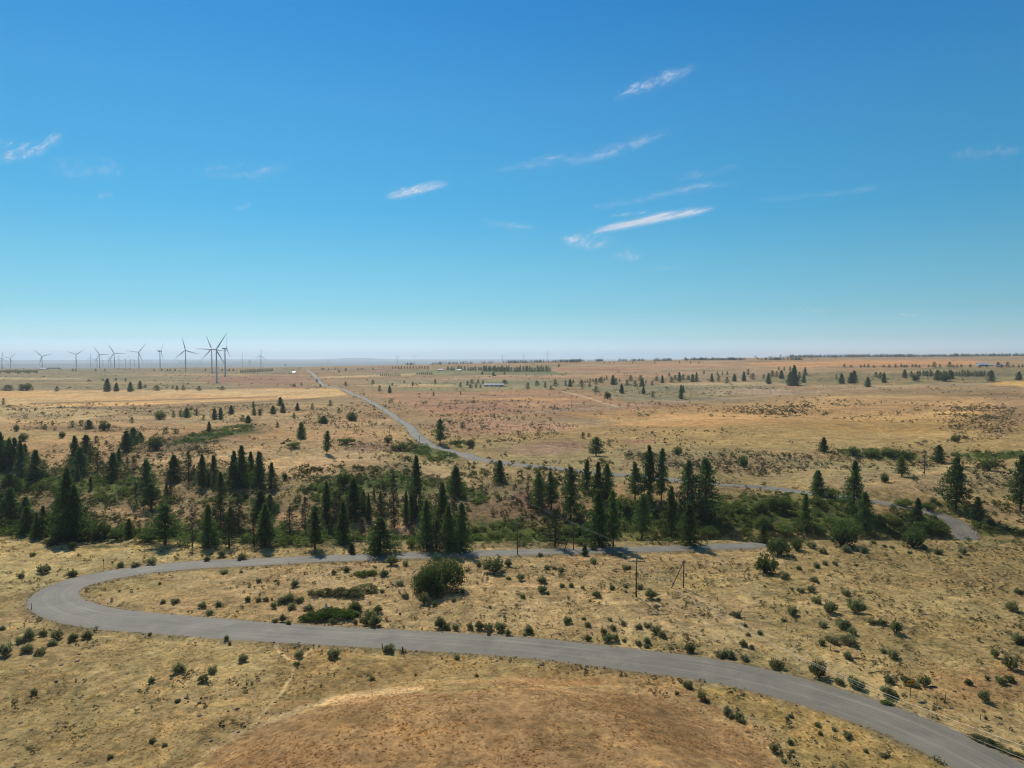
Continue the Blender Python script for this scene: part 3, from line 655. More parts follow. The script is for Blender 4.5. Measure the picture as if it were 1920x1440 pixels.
def tuft(seed, stems=70, csize=0.09, width=0.5, spread=0.9):
    """sagebrush: upright sprays fanning out from the base"""
    r = np.random.default_rng(seed)
    az = r.uniform(0, 2 * math.pi, stems * 4); el = np.arccos(r.uniform(math.cos(spread * 1.35), 1, stems * 4)); q = r.uniform(0.3, 1, stems * 4) ** 0.5
    d = np.column_stack([np.sin(el) * np.cos(az), np.sin(el) * np.sin(az), np.cos(el)])
    lump = 1 + 0.25 * np.sin(3 * az + seed) + 0.15 * np.sin(7 * az)
    P = d * (q * lump)[:, None] * [0.46, 0.46, 0.88]
    U = unit(d + [0, 0, 0.5] + r.normal(0, 0.3, P.shape)); W = unit(np.cross(U, r.normal(0, 1, P.shape)))
    V = rot_cards(P, U, W, r.uniform(0.6, 1.3, len(P)) * csize, r.uniform(0.4, 1, len(P)) * csize * 0.5)
    V[:, 2] = np.maximum(V[:, 2], -0.03)
    tb = MB()
    for k in range(6):
        a = k * 1.05; tb.tube([(0, 0, -0.04), (0.22 * math.cos(a), 0.22 * math.sin(a), 0.42)], [0.03, 0.01], 3, cap=False)
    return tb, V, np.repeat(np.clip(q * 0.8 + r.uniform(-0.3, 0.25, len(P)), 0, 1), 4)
def snag(seed, twigs=True):
    r = np.random.default_rng(seed); tb = MB()
    tb.tube([(0, 0, -0.02), (0.01, 0, .4), (0, 0.01, .75), (0.01, 0, 1)], [0.045, .030, .016, .004], 6)
    for i in range(46):
        t = 0.22 + 0.75 * (i + r.random()) / 46; az = i * 2.4 + r.normal(0, .3); L_ = 0.5 * (1.05 - t) ** 0.6 * r.uniform(0.5, 1.1)
        e = Vector((math.cos(az) * L_, math.sin(az) * L_, t - 0.03 + 0.1 * r.normal())); tb.tube([(0, 0, t), tuple((Vector((0, 0, t)) + e) / 2 + Vector((0, 0, .02))), tuple(e)], [0.012, 0.008, 0.003], 3, cap=False)
        for k in range(6):
            s = r.uniform(.4, 1); p = Vector((0, 0, t)) * (1 - s) + e * s
            tb.tube([tuple(p), tuple(p + Vector(r.normal(0, 0.045, 3)))], [0.005, 0.002], 3, cap=False)
    return tb
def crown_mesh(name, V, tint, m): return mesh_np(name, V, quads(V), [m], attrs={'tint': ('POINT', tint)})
def trunk_mesh(tb, m=M_BARK):
    me = bpy.data.meshes.new('trunk'); me.from_pydata(tb.v, [], tb.f); me.materials.append(m); return me
TPL = {}
def reg_tpl(key, gen, m, bark=M_BARK): TPL.setdefault(key, []).append((trunk_mesh(gen[0], bark), crown_mesh('crown', gen[1], gen[2], m)))
for s in range(5): reg_tpl('f', conifer(100 + s, 120, 0.03, [0.75, 0.95, 1.1, 0.85, 1.0][s], 6, 8, 0.3, 0.033, 0.08, 0.26, 1.12, lean=0.03 * (s - 2)), L_FIR)
for s in range(5): reg_tpl('p', conifer(200 + s, 84, 0.16, [0.5, 0.7, 0.6, 0.85, 0.65][s], 6, 9, 0.15, 0.036, 0.15, 0.32, 1.1, lean=0.04 * (s - 2)), L_FIR)
for s in range(3): reg_tpl('g', conifer(300 + s, 90, 0.06, 0.65, 5, 6, 0.3, 0.028, 0.15, 0.28, 1.1), L_GREY)
for s in range(4): reg_tpl('j', lobed(400 + s, 13, 150, 0.036, 0.8, 0.04, 1.7), L_JUN)
for s in range(3): reg_tpl('c', conifer(450 + s, 110, 0.015, 0.62, 6, 8, 0.2, 0.040, 0.03, 0.16, 1.05), L_FIR)   # compact pointed young pines
for s in range(3): reg_tpl('b', lobed(500 + s, 14, 120, 0.038, 0.3, 0.02, 0.95, splay=0.38), L_WIL, M_SNAG)
TPL['d'] = [(trunk_mesh(snag(600 + s), M_SNAG), None) for s in range(2)]
reg_tpl('J', lobed(703, 24, 420, 0.020, 0.9, 0.02, 2.1, core=0.35, splay=0.34), L_JUN)
# far trees: crown and stem in one small mesh
def far_tpl(seed, kind):
    tb, V, t = conifer(seed, 44, 0.03, 0.6 if kind == 'f' else 0.5, 4, 5, 0.15, 0.062, 0, 0.16, 1.0 if kind == 'f' else 1.1)
    w0_ = 0.022; tv = np.array([[-.03, -.03, -.02], [.03, -.03, -.02], [.012, .012, .93], [-.012, .012, .93], [.03, .03, -.02], [-.03, .03, -.02], [-.012, -.012, .93], [.012, -.012, .93]])
    V = np.vstack([V, tv]); t = np.concatenate([t, np.zeros(8)]); q = quads(V); mi = np.zeros(len(q)); mi[-2:] = 1
    return mesh_np('far_tree', V, q, [L_FIR if kind == 'f' else L_JUN, M_BARK], mi, attrs={'tint': ('POINT', t)})
FAR = {k: [far_tpl(800 + i + 10 * (k == 'j'), k) for i in range(4)] for k in 'fj'}

ORD = ['leftmost', 'second from left', 'third from left', 'fourth from left', 'fifth from left', 'sixth from left', 'seventh from left',
       'eighth from left', 'ninth from left', 'tenth from left', 'eleventh from left', 'twelfth from left', 'thirteenth from left', 'fourteenth from left',
       'fifteenth from left', 'sixteenth from left', 'seventeenth from left', 'eighteenth from left', 'nineteenth from left', 'twentieth from left']
def ordinal(i, n):
    if n == 1: return 'the only one'
    if i == n - 1: return 'rightmost'
    if i < 20: return ORD[i]
    j = n - 1 - i
    return ORD[j].replace('left', 'right') if j < 20 else None
def ov(lst, s, ox, oy):
    """zoom-crop coordinates (kind, x, ybase, ytop, width) to photo pixels (kind, x, ybase, height, width)"""
    return [(k, ox + x / s, oy + yb / s, (yb - yt) / s, w / s) for k, x, yb, yt, w in lst]
KN = {'f': ('fir_tree', 'dense dark conifer', 'tree'), 'p': ('pine_tree', 'open pine with bare lower trunk', 'tree'), 'g': ('thin_fir_tree', 'thin greyish conifer', 'tree'),
      'j': ('juniper_tree', 'rounded dark juniper', 'tree'), 'c': ('young_pine_tree', 'compact pointed young pine', 'tree'), 'b': ('willow_shrub', 'rounded leafy green shrub', 'shrub'),
      'd': ('dead_tree', 'dead leafless grey tree', 'dead tree'), 'J': ('juniper_tree', 'broad bushy dark juniper', 'tree')}
ZONES = []   # (zone phrase, group, list of trees)
z5 = lambda l: ov(l, 3.84, 0, 780); z6 = lambda l: ov(l, 3.84, 480, 780); z7 = lambda l: ov(l, 3.84, 960, 780); z8 = lambda l: ov(l, 3.84, 1420, 780)
z1 = lambda l: ov(l, 3.84, 0, 600); z2 = lambda l: ov(l, 3.84, 450, 600); z3 = lambda l: ov(l, 3.84, 900, 600); z4 = lambda l: ov(l, 3.692, 1400, 600)
G1 = 'trees standing in and around the ravine'
ZONES.append(('in the dark left edge grove', G1, z5([('f', 8, 400, 120, 90), ('f', 72, 385, 165, 95), ('f', 110, 390, 160, 80), ('f', 150, 428, 175, 85), ('f', 185, 335, 200, 60), ('f', 35, 370, 180, 80), ('f', 258, 440, 245, 115), ('f', 60, 560, 420, 115), ('f', 78, 745, 520, 155), ('f', 20, 700, 560, 100)])))
ZONES.append(('in the ravine above the hairpin bend', G1, z5([('f', 200, 840, 655, 115), ('f', 318, 860, 650, 85), ('f', 475, 865, 380, 175), ('f', 430, 760, 560, 120), ('f', 530, 860, 570, 130), ('j', 440, 912, 780, 140), ('f', 560, 465, 385, 55), ('b', 680, 885, 735, 220), ('b', 840, 895, 790, 110), ('f', 930, 867, 740, 65), ('b', 1060, 908, 815, 130), ('p', 1090, 668, 485, 170), ('p', 1190, 922, 635, 185), ('d', 1385, 935, 640, 115), ('f', 1500, 937, 645, 115), ('g', 1650, 942, 735, 125), ('g', 1590, 822, 590, 90), ('g', 1720, 832, 580, 95), ('f', 1885, 722, 535, 85), ('f', 1905, 925, 640, 110), ('b', 750, 870, 780, 120), ('f', 655, 530, 435, 35), ('b', 200, 540, 490, 80), ('b', 300, 535, 485, 90)])))
ZONES.append(('on the left ravine slope', G1, z5([('f', 540, 342, 145, 95), ('f', 622, 322, 140, 115), ('f', 580, 418, 230, 130), ('g', 705, 392, 270, 80), ('f', 810, 452, 270, 115), ('f', 852, 352, 240, 75), ('g', 965, 402, 290, 65), ('f', 1060, 522, 315, 115), ('f', 1250, 462, 285, 125), ('g', 1360, 472, 255, 75), ('f', 1460, 507, 280, 95), ('f', 1540, 488, 285, 85), ('f', 1593, 553, 405, 75), ('f', 1690, 507, 255, 110), ('f', 1745, 517, 218, 115), ('f', 1810, 478, 260, 85), ('g', 1875, 507, 265, 95), ('g', 980, 640, 480, 60), ('g', 1230, 590, 440, 60)])))
ZONES.append(('on the pale slope below the straw field', 'junipers and pines on the pale left slope', z5([('j', 165, 178, 115, 62), ('j', 120, 110, 55, 36), ('c', 325, 92, 58, 36), ('j', 448, 158, 105, 42), ('c', 693, 192, 145, 46), ('j', 765, 208, 175, 30), ('c', 520, 82, 35, 50), ('c', 583, 72, 30, 52), ('c', 640, 92, 30, 68), ('j', 750, 104, 26, 78), ('c', 950, 48, 8, 36), ('c', 912, 254, 110, 115), ('c', 960, 202, 85, 92), ('c', 1010, 182, 118, 65), ('j', 1128, 243, 112, 112), ('c', 1505, 112, 42, 38), ('j', 1190, 126, 85, 55), ('b', 1265, 125, 90, 60)])
              + z6([('c', 487, 55, 0, 64), ('c', 695, 32, -22, 68), ('c', 327, 163, 48, 88), ('p', 510, 272, 112, 66), ('b', 275, 230, 172, 105), ('b', 650, 202, 143, 115), ('j', 950, 187, 133, 62), ('b', 1035, 247, 183, 115), ('j', 155, 82, 44, 40)])))
ZONES.append(('in the ravine left of the power line', G1, z6([('f', 25, 522, 260, 95), ('j', 205, 457, 388, 42), ('j', 630, 507, 358, 98), ('f', 1150, 712, 292, 112), ('c', 1440, 572, 366, 130), ('c', 1755, 477, 322, 112), ('f', 25, 722, 535, 100), ('p', 75, 937, 635, 125), ('p', 425, 957, 655, 135), ('g', 245, 862, 665, 95), ('g', 355, 822, 585, 75), ('f', 510, 782, 475, 95), ('g', 600, 762, 555, 110), ('f', 625, 902, 615, 115), ('f', 700, 717, 455, 135), ('f', 810, 752, 565, 52), ('f', 850, 602, 508, 36), ('g', 900, 692, 555, 62), ('g', 915, 552, 465, 52), ('g', 995, 802, 425, 105), ('f', 1080, 772, 535, 54), ('g', 760, 887, 748, 72), ('f', 890, 987, 735, 205), ('f', 1230, 962, 605, 115), ('f', 1340, 802, 485, 132), ('g', 1300, 972, 755, 135), ('f', 1380, 977, 645, 105), ('f', 1480, 977, 632, 115), ('j', 140, 682, 598, 64), ('c', 690, 992, 918, 64), ('b', 1120, 942, 875, 85), ('g', 1470, 720, 640, 40), ('b', 440, 905, 850, 90), ('b', 230, 915, 850, 110)])))
ZONES.append(('in the tall grove behind the upper road', G1, z7([('d', 115, 692, 415, 66), ('f', 190, 657, 405, 95), ('p', 285, 672, 405, 95), ('p', 425, 757, 375, 125), ('f', 535, 532, 320, 80), ('f', 615, 602, 335, 92), ('f', 680, 592, 345, 92), ('p', 885, 602, 335, 105), ('p', 985, 602, 218, 118), ('p', 1075, 612, 240, 90), ('f', 1260, 682, 325, 125), ('f', 1405, 722, 312, 155), ('f', 625, 937, 535, 155), ('p', 730, 942, 545, 115), ('p', 935, 882, 565, 125), ('f', 1145, 892, 515, 135), ('f', 1280, 932, 635, 135), ('g', 1375, 762, 615, 62), ('g', 310, 937, 672, 135), ('b', 820, 702, 550, 155), ('b', 480, 747, 665, 95), ('f', 990, 690, 540, 80), ('b', 440, 850, 760, 150), ('b', 590, 880, 800, 90), ('b', 1420, 880, 780, 130)])))
ZONES.append(('in the brush left of the bridge end', G1, z8([('c', 435, 572, 396, 125), ('b', 530, 592, 493, 125), ('f', 690, 702, 326, 135), ('f', 770, 832, 555, 125), ('f', 340, 832, 565, 95), ('j', 610, 932, 718, 195), ('f', 1155, 782, 595, 95), ('j', 1120, 942, 768, 155), ('j', 290, 967, 856, 95), ('j', 160, 1002, 858, 165), ('f', 45, 922, 775, 75), ('b', 110, 672, 560, 120), ('b', 190, 692, 560, 105), ('b', 30, 700, 600, 100), ('b', 430, 650, 570, 120), ('b', 870, 790, 700, 110), ('b', 980, 780, 700, 100), ('b', 1300, 850, 740, 150), ('b', 1200, 830, 730, 120), ('b', 40, 800, 700, 110), ('b', 200, 850, 770, 150), ('b', 430, 850, 770, 120)])))
ZONES.append(('on the dry hillside at right', 'trees on the right hillside', z8([('c', 478, 257, 156, 78), ('j', 1425, 187, 122, 66), ('c', 1305, 332, 212, 88), ('p', 1040, 437, 298, 74), ('d', 1203, 417, 235, 74), ('j', 915, 477, 400, 58), ('j', 1125, 462, 425, 36), ('p', 1430, 672, 305, 155), ('p', 1895, 682, 285, 135), ('c', 1585, 752, 585, 115), ('b', 1670, 392, 288, 112), ('j', 232, 312, 265, 32), ('b', 690, 282, 206, 86), ('b', 1060, 652, 588, 115), ('b', 1230, 682, 608, 95), ('b', 820, 290, 225, 110), ('b', 960, 285, 225, 110), ('b', 1060, 300, 240, 90)])
              + z7([('j', 1195, 280, 203, 64), ('j', 1665, 367, 278, 68), ('j', 510, 162, 118, 42), ('j', 553, 152, 120, 32)])))
ZONES.append(('alone beyond the far road', 'lone trees beyond the far road', z7([('p', 605, 288, 155, 98)]) + z6([('p', 1325, 197, 26, 80), ('j', 1545, 222, 163, 62), ('b', 1490, 87, 44, 52)])))
ZONES.append(('on the near dry plateau', 'trees on the near plateau', [('J', 821, 1109, 78, 88), ('j', 1435, 1074, 41, 41)] + z5([('j', 365, 934, 868, 82), ('j', 525, 962, 898, 42)]) + z7([('c', 525, 1002, 928, 58), ('b', 580, 960, 905, 56)])))
ZONES.append(('beside the straw field on the left', 'trees near the straw field', z1([('j', 1150, 715, 643, 85), ('j', 1250, 702, 652, 32), ('j', 1300, 697, 652, 44), ('c', 1345, 702, 636, 64), ('j', 1415, 687, 640, 42), ('c', 1545, 713, 641, 48), ('c', 1590, 713, 632, 42), ('c', 1665, 677, 615, 46), ('g', 1825, 632, 586, 26), ('c', 1830, 687, 636, 36), ('c', 1870, 687, 642, 30), ('c', 1465, 722, 683, 26), ('j', 25, 609, 562, 30)])
              + z2([('c', 290, 617, 556, 48), ('c', 308, 667, 598, 42), ('c', 238, 677, 618, 52), ('c', 415, 652, 596, 34), ('c', 521, 647, 598, 30), ('c', 650, 617, 575, 30), ('c', 712, 670, 634, 34), ('c', 100, 685, 638, 40), ('c', 143, 685, 641, 32), ('g', 95, 629, 590, 26), ('j', 805, 727, 652, 78), ('j', 600, 747, 688, 74), ('j', 390, 704, 668, 42), ('c', 20, 727, 683, 42), ('c', 60, 742, 688, 52)])))
ZONES.append(('beyond the straw field', 'small far trees beyond the straw field', z1([('c', 775, 512, 422, 54), ('c', 840, 512, 452, 40), ('c', 940, 514, 447, 46), ('c', 1010, 492, 438, 32), ('j', 195, 507, 448, 70), ('j', 150, 507, 462, 50), ('j', 60, 507, 468, 110), ('j', 410, 512, 478, 42), ('j', 1275, 507, 473, 32), ('j', 1320, 507, 468, 36), ('j', 1435, 507, 474, 46), ('j', 1600, 504, 476, 52), ('j', 905, 442, 418, 20), ('j', 640, 442, 428, 34), ('j', 740, 438, 420, 20), ('j', 835, 436, 418, 26), ('j', 1130, 507, 470, 60), ('j', 1045, 490, 465, 36), ('j', 1245, 495, 470, 24)])))
ZONES.append(('near the far road end', 'small far trees near the road end', z2([('c', 1005, 512, 470, 32), ('c', 1078, 524, 472, 34), ('c', 957, 460, 431, 28), ('c', 760, 477, 443, 24), ('c', 553, 449, 423, 24), ('j', 577, 482, 458, 22), ('j', 443, 472, 453, 20), ('j', 390, 480, 460, 44), ('c', 1245, 474, 443, 27), ('j', 1097, 473, 453, 24), ('c', 1405, 460, 426, 24), ('j', 1393, 547, 518, 22), ('j', 1588, 534, 510, 16), ('j', 1182, 452, 434, 16)])))
ZONES.append(('around the long grey farm shed', 'trees round the grey shed', z2([('c', 1588, 484, 448, 24), ('c', 1638, 470, 438, 28), ('j', 1670, 457, 428, 36), ('c', 1715, 457, 428, 22), ('c', 1700, 489, 456, 22), ('c', 1730, 492, 463, 20), ('c', 1660, 489, 463, 30), ('c', 1750, 462, 433, 22), ('j', 1905, 457, 430, 60), ('j', 1745, 392, 370, 18), ('j', 1825, 402, 374, 26), ('c', 763, 367, 345, 20), ('c', 712, 378, 360, 16)])))
ZONES.append(('in the loose far middle line', 'small far trees across the middle', z3([('c', 345, 500, 452, 38), ('c', 410, 472, 436, 42), ('c', 470, 487, 442, 26), ('j', 510, 502, 473, 26), ('c', 541, 477, 428, 42), ('c', 617, 477, 433, 24), ('c', 648, 480, 426, 32), ('c', 672, 457, 428, 22), ('c', 732, 482, 432, 48), ('c', 790, 484, 448, 24), ('c', 870, 454, 413, 38), ('c', 835, 464, 422, 32), ('c', 957, 467, 398, 48), ('c', 980, 467, 418, 32), ('c', 1005, 447, 423, 16), ('c', 1085, 442, 397, 38), ('c', 1058, 474, 430, 32), ('c', 1117, 480, 433, 32)])))
ZONES.append(('around the far pale clearing', 'small far trees round the clearing', z3([('c', 1155, 437, 398, 42), ('c', 1168, 477, 422, 40), ('c', 1240, 474, 436, 22), ('j', 1195, 457, 428, 16), ('c', 1272, 437, 406, 34), ('c', 1313, 454, 398, 27), ('c', 1378, 450, 408, 32), ('c', 1363, 407, 381, 20), ('c', 1434, 442, 376, 30), ('c', 1405, 427, 396, 36), ('c', 1462, 432, 393, 38), ('f', 1530, 445, 388, 38), ('f', 1560, 442, 376, 30), ('c', 1500, 432, 400, 40), ('j', 835, 522, 478, 48), ('j', 917, 567, 508, 48), ('c', 1020, 527, 460, 40), ('c', 1177, 532, 478, 32), ('c', 1244, 557, 516, 30), ('c', 1447, 567, 468, 38), ('f', 1462, 522, 468, 30)])))
ZONES.append(('right of the far pale clearing', 'small far trees right of the clearing', z3([('f', 1613, 389, 360, 20), ('f', 1670, 444, 383, 40), ('c', 1717, 442, 393, 28), ('c', 1710, 399, 370, 16), ('j', 1745, 397, 370, 14), ('j', 1780, 397, 368, 20), ('c', 1778, 457, 413, 38), ('c', 1832, 442, 388, 44), ('c', 1900, 440, 373, 40)])
              + z4([('c', 10, 377, 338, 24), ('c', 42, 412, 368, 42), ('c', 118, 404, 376, 20), ('c', 150, 442, 368, 42), ('c', 178, 392, 348, 36), ('c', 208, 392, 353, 27), ('c', 240, 407, 348, 42), ('j', 222, 350, 323, 16), ('j', 260, 352, 323, 20), ('c', 300, 352, 320, 22), ('f', 330, 452, 316, 76), ('f', 365, 402, 358, 27), ('f', 405, 382, 326, 34), ('c', 393, 434, 378, 32), ('f', 300, 452, 358, 50)])))
ZONES.append(('below the far right tree belt', 'small far trees at the right', z4([('c', 655, 440, 370, 46), ('c', 620, 410, 378, 16), ('c', 722, 438, 366, 52), ('c', 742, 434, 351, 46), ('c', 838, 462, 396, 54), ('c', 895, 397, 360, 32), ('c', 925, 407, 362, 37), ('c', 950, 434, 365, 38), ('c', 1095, 400, 344, 36), ('c', 1140, 394, 353, 32), ('j', 1166, 422, 362, 54), ('c', 1318, 417, 348, 48), ('j', 1368, 424, 350, 74), ('c', 1415, 407, 348, 37), ('f', 1692, 424, 350, 54), ('c', 1885, 415, 358, 52)])))
rowx = [675, 722, 790, 815, 842, 880, 948, 987, 1030, 1070, 1090, 1108, 1148, 1170, 1195, 1260, 1298, 1337, 1405, 1430, 1457, 1485, 1548, 1612, 1660, 1740, 1765, 1805, 1845, 1885, 1910]
ZONES.append(('in the row by the white farm', 'row of far trees by the white farm', z4([('c', x, 327 + (i % 3), 290 if x in (1298, 1405, 1740, 1805) else 303 + (i * 7) % 9, 34 if x in (1298, 1405, 1740, 1805) else 20) for i, x in enumerate(rowx)])))
# dense planted belts: every tree one thing
BELT = []
r_ = np.random.default_rng(5)
for x in np.linspace(1500, 1920, 22): BELT.append(('f', x + r_.normal(0, 4), 364 + r_.normal(0, 1.5), 364 - r_.uniform(24, 38), 22))
belt1 = z2(BELT)
belt2 = z3([('f', x + r_.normal(0, 4), 371 + r_.normal(0, 1.5), 371 - r_.uniform(26, 46), 24) for x in np.linspace(30, 505, 30)])
belt3 = z4([('f', x + r_.normal(0, 4), 388 + r_.normal(0, 2), 388 - r_.uniform(28, 44), 26) for x in np.linspace(1185, 1705, 30)])
belt4 = z3([('f', x + r_.normal(0, 3), 453 - (x - 760) * 0.12 + r_.normal(0, 1), 450 - (x - 760) * 0.12 - r_.uniform(16, 28), 20) for x in np.linspace(755, 915, 9)])
ZONES.append(('in the belt behind the white roofed house', 'planted far tree belt, centre', belt1 + belt2))
ZONES.append(('in the right belt before the farm', 'planted far tree belt, right', belt3))
ZONES.append(('in the short far hedge row', 'short far hedge row', belt4))
misc = z2([('j', x, 362 - (x % 7), 345 - (x % 5), 13) for x in (590, 605, 640, 683, 705, 850, 880, 957)] + [('j', x, 350, 333 - (x % 4), 15) for x in range(1100, 1360, 21)] + [('j', x, 404, 388 - (x % 5), 13) for x in range(1012, 1160, 14)] + [('j', x, 393, 376 - (x % 5), 15) for x in range(1275, 1395, 15)]
           + [('j', x, 380 - x / 20, 364 - x / 20 - (x % 6), 14) for x in range(5, 245, 12)])
misc += z1([('j', x, 385 - (x % 5) * 3, 362 - (x % 7), 20) for x in range(0, 280, 14)] + [('j', x, 352, 342, 14) for x in range(325, 440, 13)] + [('j', x, 368, 350, 16) for x in (525, 545, 690, 755, 1110, 1165, 1205, 1225, 1260, 1480, 1600, 1625, 1650, 1680)])
misc += z3([('j', 568, 338, 315, 22), ('j', 618, 388, 375, 13), ('j', 97, 401, 377, 28), ('j', 15, 393, 369, 18), ('j', 177, 391, 367, 16)] + [('j', x, 308, 292 - (x % 5), 12) for x in range(170, 730, 17)] + [('j', x, 312, 298, 12) for x in (895, 935, 965, 1098, 1258, 1437, 1516, 1575)])
ZONES.append(('tiny', 'tiny far trees scattered near the horizon', misc))

TREE_LOG = []
# the ravine stands are layered: shorter trees fill in beside and behind the tall ones
r_ = np.random.default_rng(11)
for zi, (ph_, gr_, ls_) in enumerate(ZONES):
    if gr_ != G1 or 'grove behind' in ph_ or 'bridge end' in ph_: continue
    extra = []
    for t_ in ls_:
        if t_[0] in 'fg' and r_.random() < 0.5:
            f_ = r_.uniform(0.45, 0.8); extra.append(('g' if r_.random() < 0.45 else 'f', max(4, t_[1] + r_.choice([-1, 1]) * r_.uniform(0.4, 1.1) * t_[4]), min(t_[2] - r_.uniform(-6, 12), 1024), t_[3] * f_, t_[4] * f_ * 1.1))
    ls_ += extra
def zone_build(phrase, group, lst):
    a = np.array([[t[1], t[2]] for t in lst]); X_, Y_, Z_ = at(a[:, 0], a[:, 1])
    order = sorted(range(len(lst)), key=lambda i: lst[i][1])
    kinds = {}
    for i in order: kinds.setdefault(lst[i][0], []).append(i)
    for k, ids in kinds.items():
        hs = sorted([lst[i][3] for i in ids]); 
        for n_i, i in enumerate(ids):
            _, px_, py_, hp, wp = lst[i]; x, y, z = float(X_[i]), float(Y_[i]), float(Z_[i])
            D = y * CP - (z - CAM_Z) * SP; h = hp * D / F; w = wp * D / F * (1.48 if k in 'fg' and hp > 30 else 1.35 if k == 'p' and hp > 30 else 0.94 if k in 'jJb' else 1.08)
            nm, desc, cat = KN[k]
            if phrase == 'tiny': lab = 'tiny dark far tree, one of the sparse specks close under the horizon'
            elif 'in the belt' in phrase or 'right belt' in phrase or 'hedge row' in phrase: lab = 'dark conifer packed among its neighbours ' + phrase
            else:
                size = 'tallest ' if (hp == hs[-1] and len(ids) > 2) else ('smallest ' if (hp == hs[0] and len(ids) > 2) else '')
                o_ = ordinal(n_i, len(ids)); lab = f'{size}{desc} {phrase}' + (', ' + o_ if o_ else '')
                lab = lab.replace('open pine with bare lower trunk', 'open pine with bare lower trunk')
                w_ = lab.split()
                if len(w_) > 16: lab = lab.replace('open pine with bare lower trunk', 'open bare-stemmed pine')
                if len(lab.split()) > 16: lab = lab.replace('smallest ', '').replace('tallest ', '').replace(' of its kind', '')
            sd_ = (int(px_ * 7 + py_ * 13)) % 1000; rz = sd_ * 0.37
            if hp < 13.5:
                kk = 'f' if k in 'fpg' else 'j'
                o = link(nm, FAR[kk][sd_ % 4]); o.location = (x, y, z - 0.05 * h * 0); o.rotation_euler = (0, 0, rz); o.scale = (w, w, h)
            else:
                tr, crw = TPL[k][sd_ % len(TPL[k])]
                o = empty(nm, (x, y, z), rz)
                a_ = link('trunk', tr, o); a_.scale = (w, w, h)
                if k == 'b' or k == 'j' or k == 'J': a_.name = 'stems'
                if crw is not None:
                    b_ = link('crown', crw, o); b_.scale = (w, w, h)
            tag(o, lab, cat, group); TREE_LOG.append((x, y, w / 2))
for z_ in ZONES: zone_build(*z_)

# ------------------------------------------------------------------ shrubs one can point at (photo pixels: x, y of the foot, width, height factor, kind)
def bush_list(s, ox, oy, lst): return [(ox + b[0] / s, oy + b[1] / s + (b[2] / s) * 0.33, b[2] / s, b[3] if len(b) > 3 else 's') for b in lst]
BZ = []
BZ.append(('left of the hairpin bend', bush_list(3.273, 0, 1000, [(445, 240, 80), (742, 190, 52), (830, 188, 55), (920, 175, 65), (200, 128, 36), (270, 218, 75), (130, 258, 45), (15, 575, 50)])))
BZ.append(('in the clump below the hairpin', bush_list(3.273, 0, 1000, [(180, 620, 90), (265, 605, 70), (350, 620, 80), (320, 665, 60), (170, 695, 95), (35, 715, 100), (120, 655, 60), (250, 715, 75), (448, 637, 62), (536, 620, 66)])))
BZ.append(('on the lower left grass slope', bush_list(3.273, 0, 1000, [(1490, 765, 62), (1390, 640, 40), (1410, 675, 30), (1100, 820, 90), (1305, 828, 70), (1250, 885, 76, 'g'), (930, 897, 56), (920, 615, 26), (675, 1365, 40), (935, 1265, 44), (1010, 1292, 36), (210, 970, 55), (1090, 1022, 40), (1235, 1008, 20), (345, 905, 24)])))
BZ.append(('inside the hairpin loop', bush_list(3.273, 0, 1000, [(1243, 435, 60), (1340, 430, 48), (1000, 412, 46), (1075, 408, 56), (1285, 487, 50), (1375, 230, 50), (1475, 140, 80), (1360, 118, 60), (1260, 160, 50), (1520, 400, 50), (980, 305, 26), (1480, 232, 26)])
           + bush_list(4, 480, 1000, [(290, 370, 80), (20, 350, 55), (583, 288, 60, 'g'), (678, 270, 55), (135, 540, 62), (195, 492, 90), (250, 478, 110), (325, 487, 80), (265, 535, 92), (395, 545, 85), (20, 487, 60), (75, 487, 50)])))
BZ.append(('around the big bushy juniper', bush_list(4, 480, 1000, [(960, 290, 92), (895, 250, 30), (1020, 200, 110, 'g'), (1120, 225, 52), (1080, 370, 62), (1120, 462, 72, 'g'), (1265, 490, 110, 'g'), (1338, 522, 62, 'g'), (1480, 492, 50), (1670, 230, 50), (1785, 225, 190, 'g'), (1890, 225, 70, 'g'), (1893, 330, 42), (1550, 435, 45), (945, 425, 50), (1080, 600, 26)])))
BZ.append(('in the green brush patch', bush_list(4, 480, 1000, [(840, 385, 150, 'o'), (740, 425, 150, 'o'), (640, 415, 150, 'o'), (530, 415, 130, 'o'), (440, 430, 90, 'o'), (820, 285, 90, 'G'), (770, 285, 80, 'G'), (870, 282, 80, 'G'),
           (620, 560, 190, 'G'), (700, 570, 170, 'G'), (540, 575, 150, 'G'), (450, 590, 140, 'G'), (390, 610, 120, 'G'), (740, 545, 110, 'g'), (750, 600, 70), (770, 560, 60), (915, 570, 75, 'g'), (850, 610, 110, 'g'), (890, 660, 110, 'g'), (820, 650, 100, 'g'), (745, 665, 52, 'g'), (575, 655, 75, 'g')])))
BZ.append(('along the near road, left half', bush_list(4, 480, 1000, [(130, 660, 58), (200, 640, 70, 'g'), (245, 668, 40), (1380, 675, 110, 'g'), (1435, 700, 70, 'g'), (1500, 710, 62, 'g'), (1605, 685, 72, 'g'), (1675, 690, 80, 'g'), (1740, 695, 90, 'g'), (1830, 700, 100, 'g'), (1890, 740, 70, 'g'), (1745, 750, 42, 'g'), (325, 905, 76), (580, 895, 112), (305, 965, 60, 'G'), (1000, 852, 100), (290, 850, 26)])))
BZ.append(('below and left of the crossarm pole', bush_list(4, 960, 1000, [(65, 328, 78, 'g'), (228, 345, 78), (225, 410, 80), (265, 440, 45), (368, 262, 62), (320, 255, 42), (262, 250, 52), (375, 386, 50), (443, 382, 52), (635, 448, 92, 'g'), (750, 402, 60), (850, 386, 54), (955, 392, 72), (1040, 455, 100, 'g'), (1100, 487, 38), (850, 247, 60), (530, 400, 40), (610, 205, 60), (80, 465, 50), (210, 150, 50), (880, 250, 40)])))
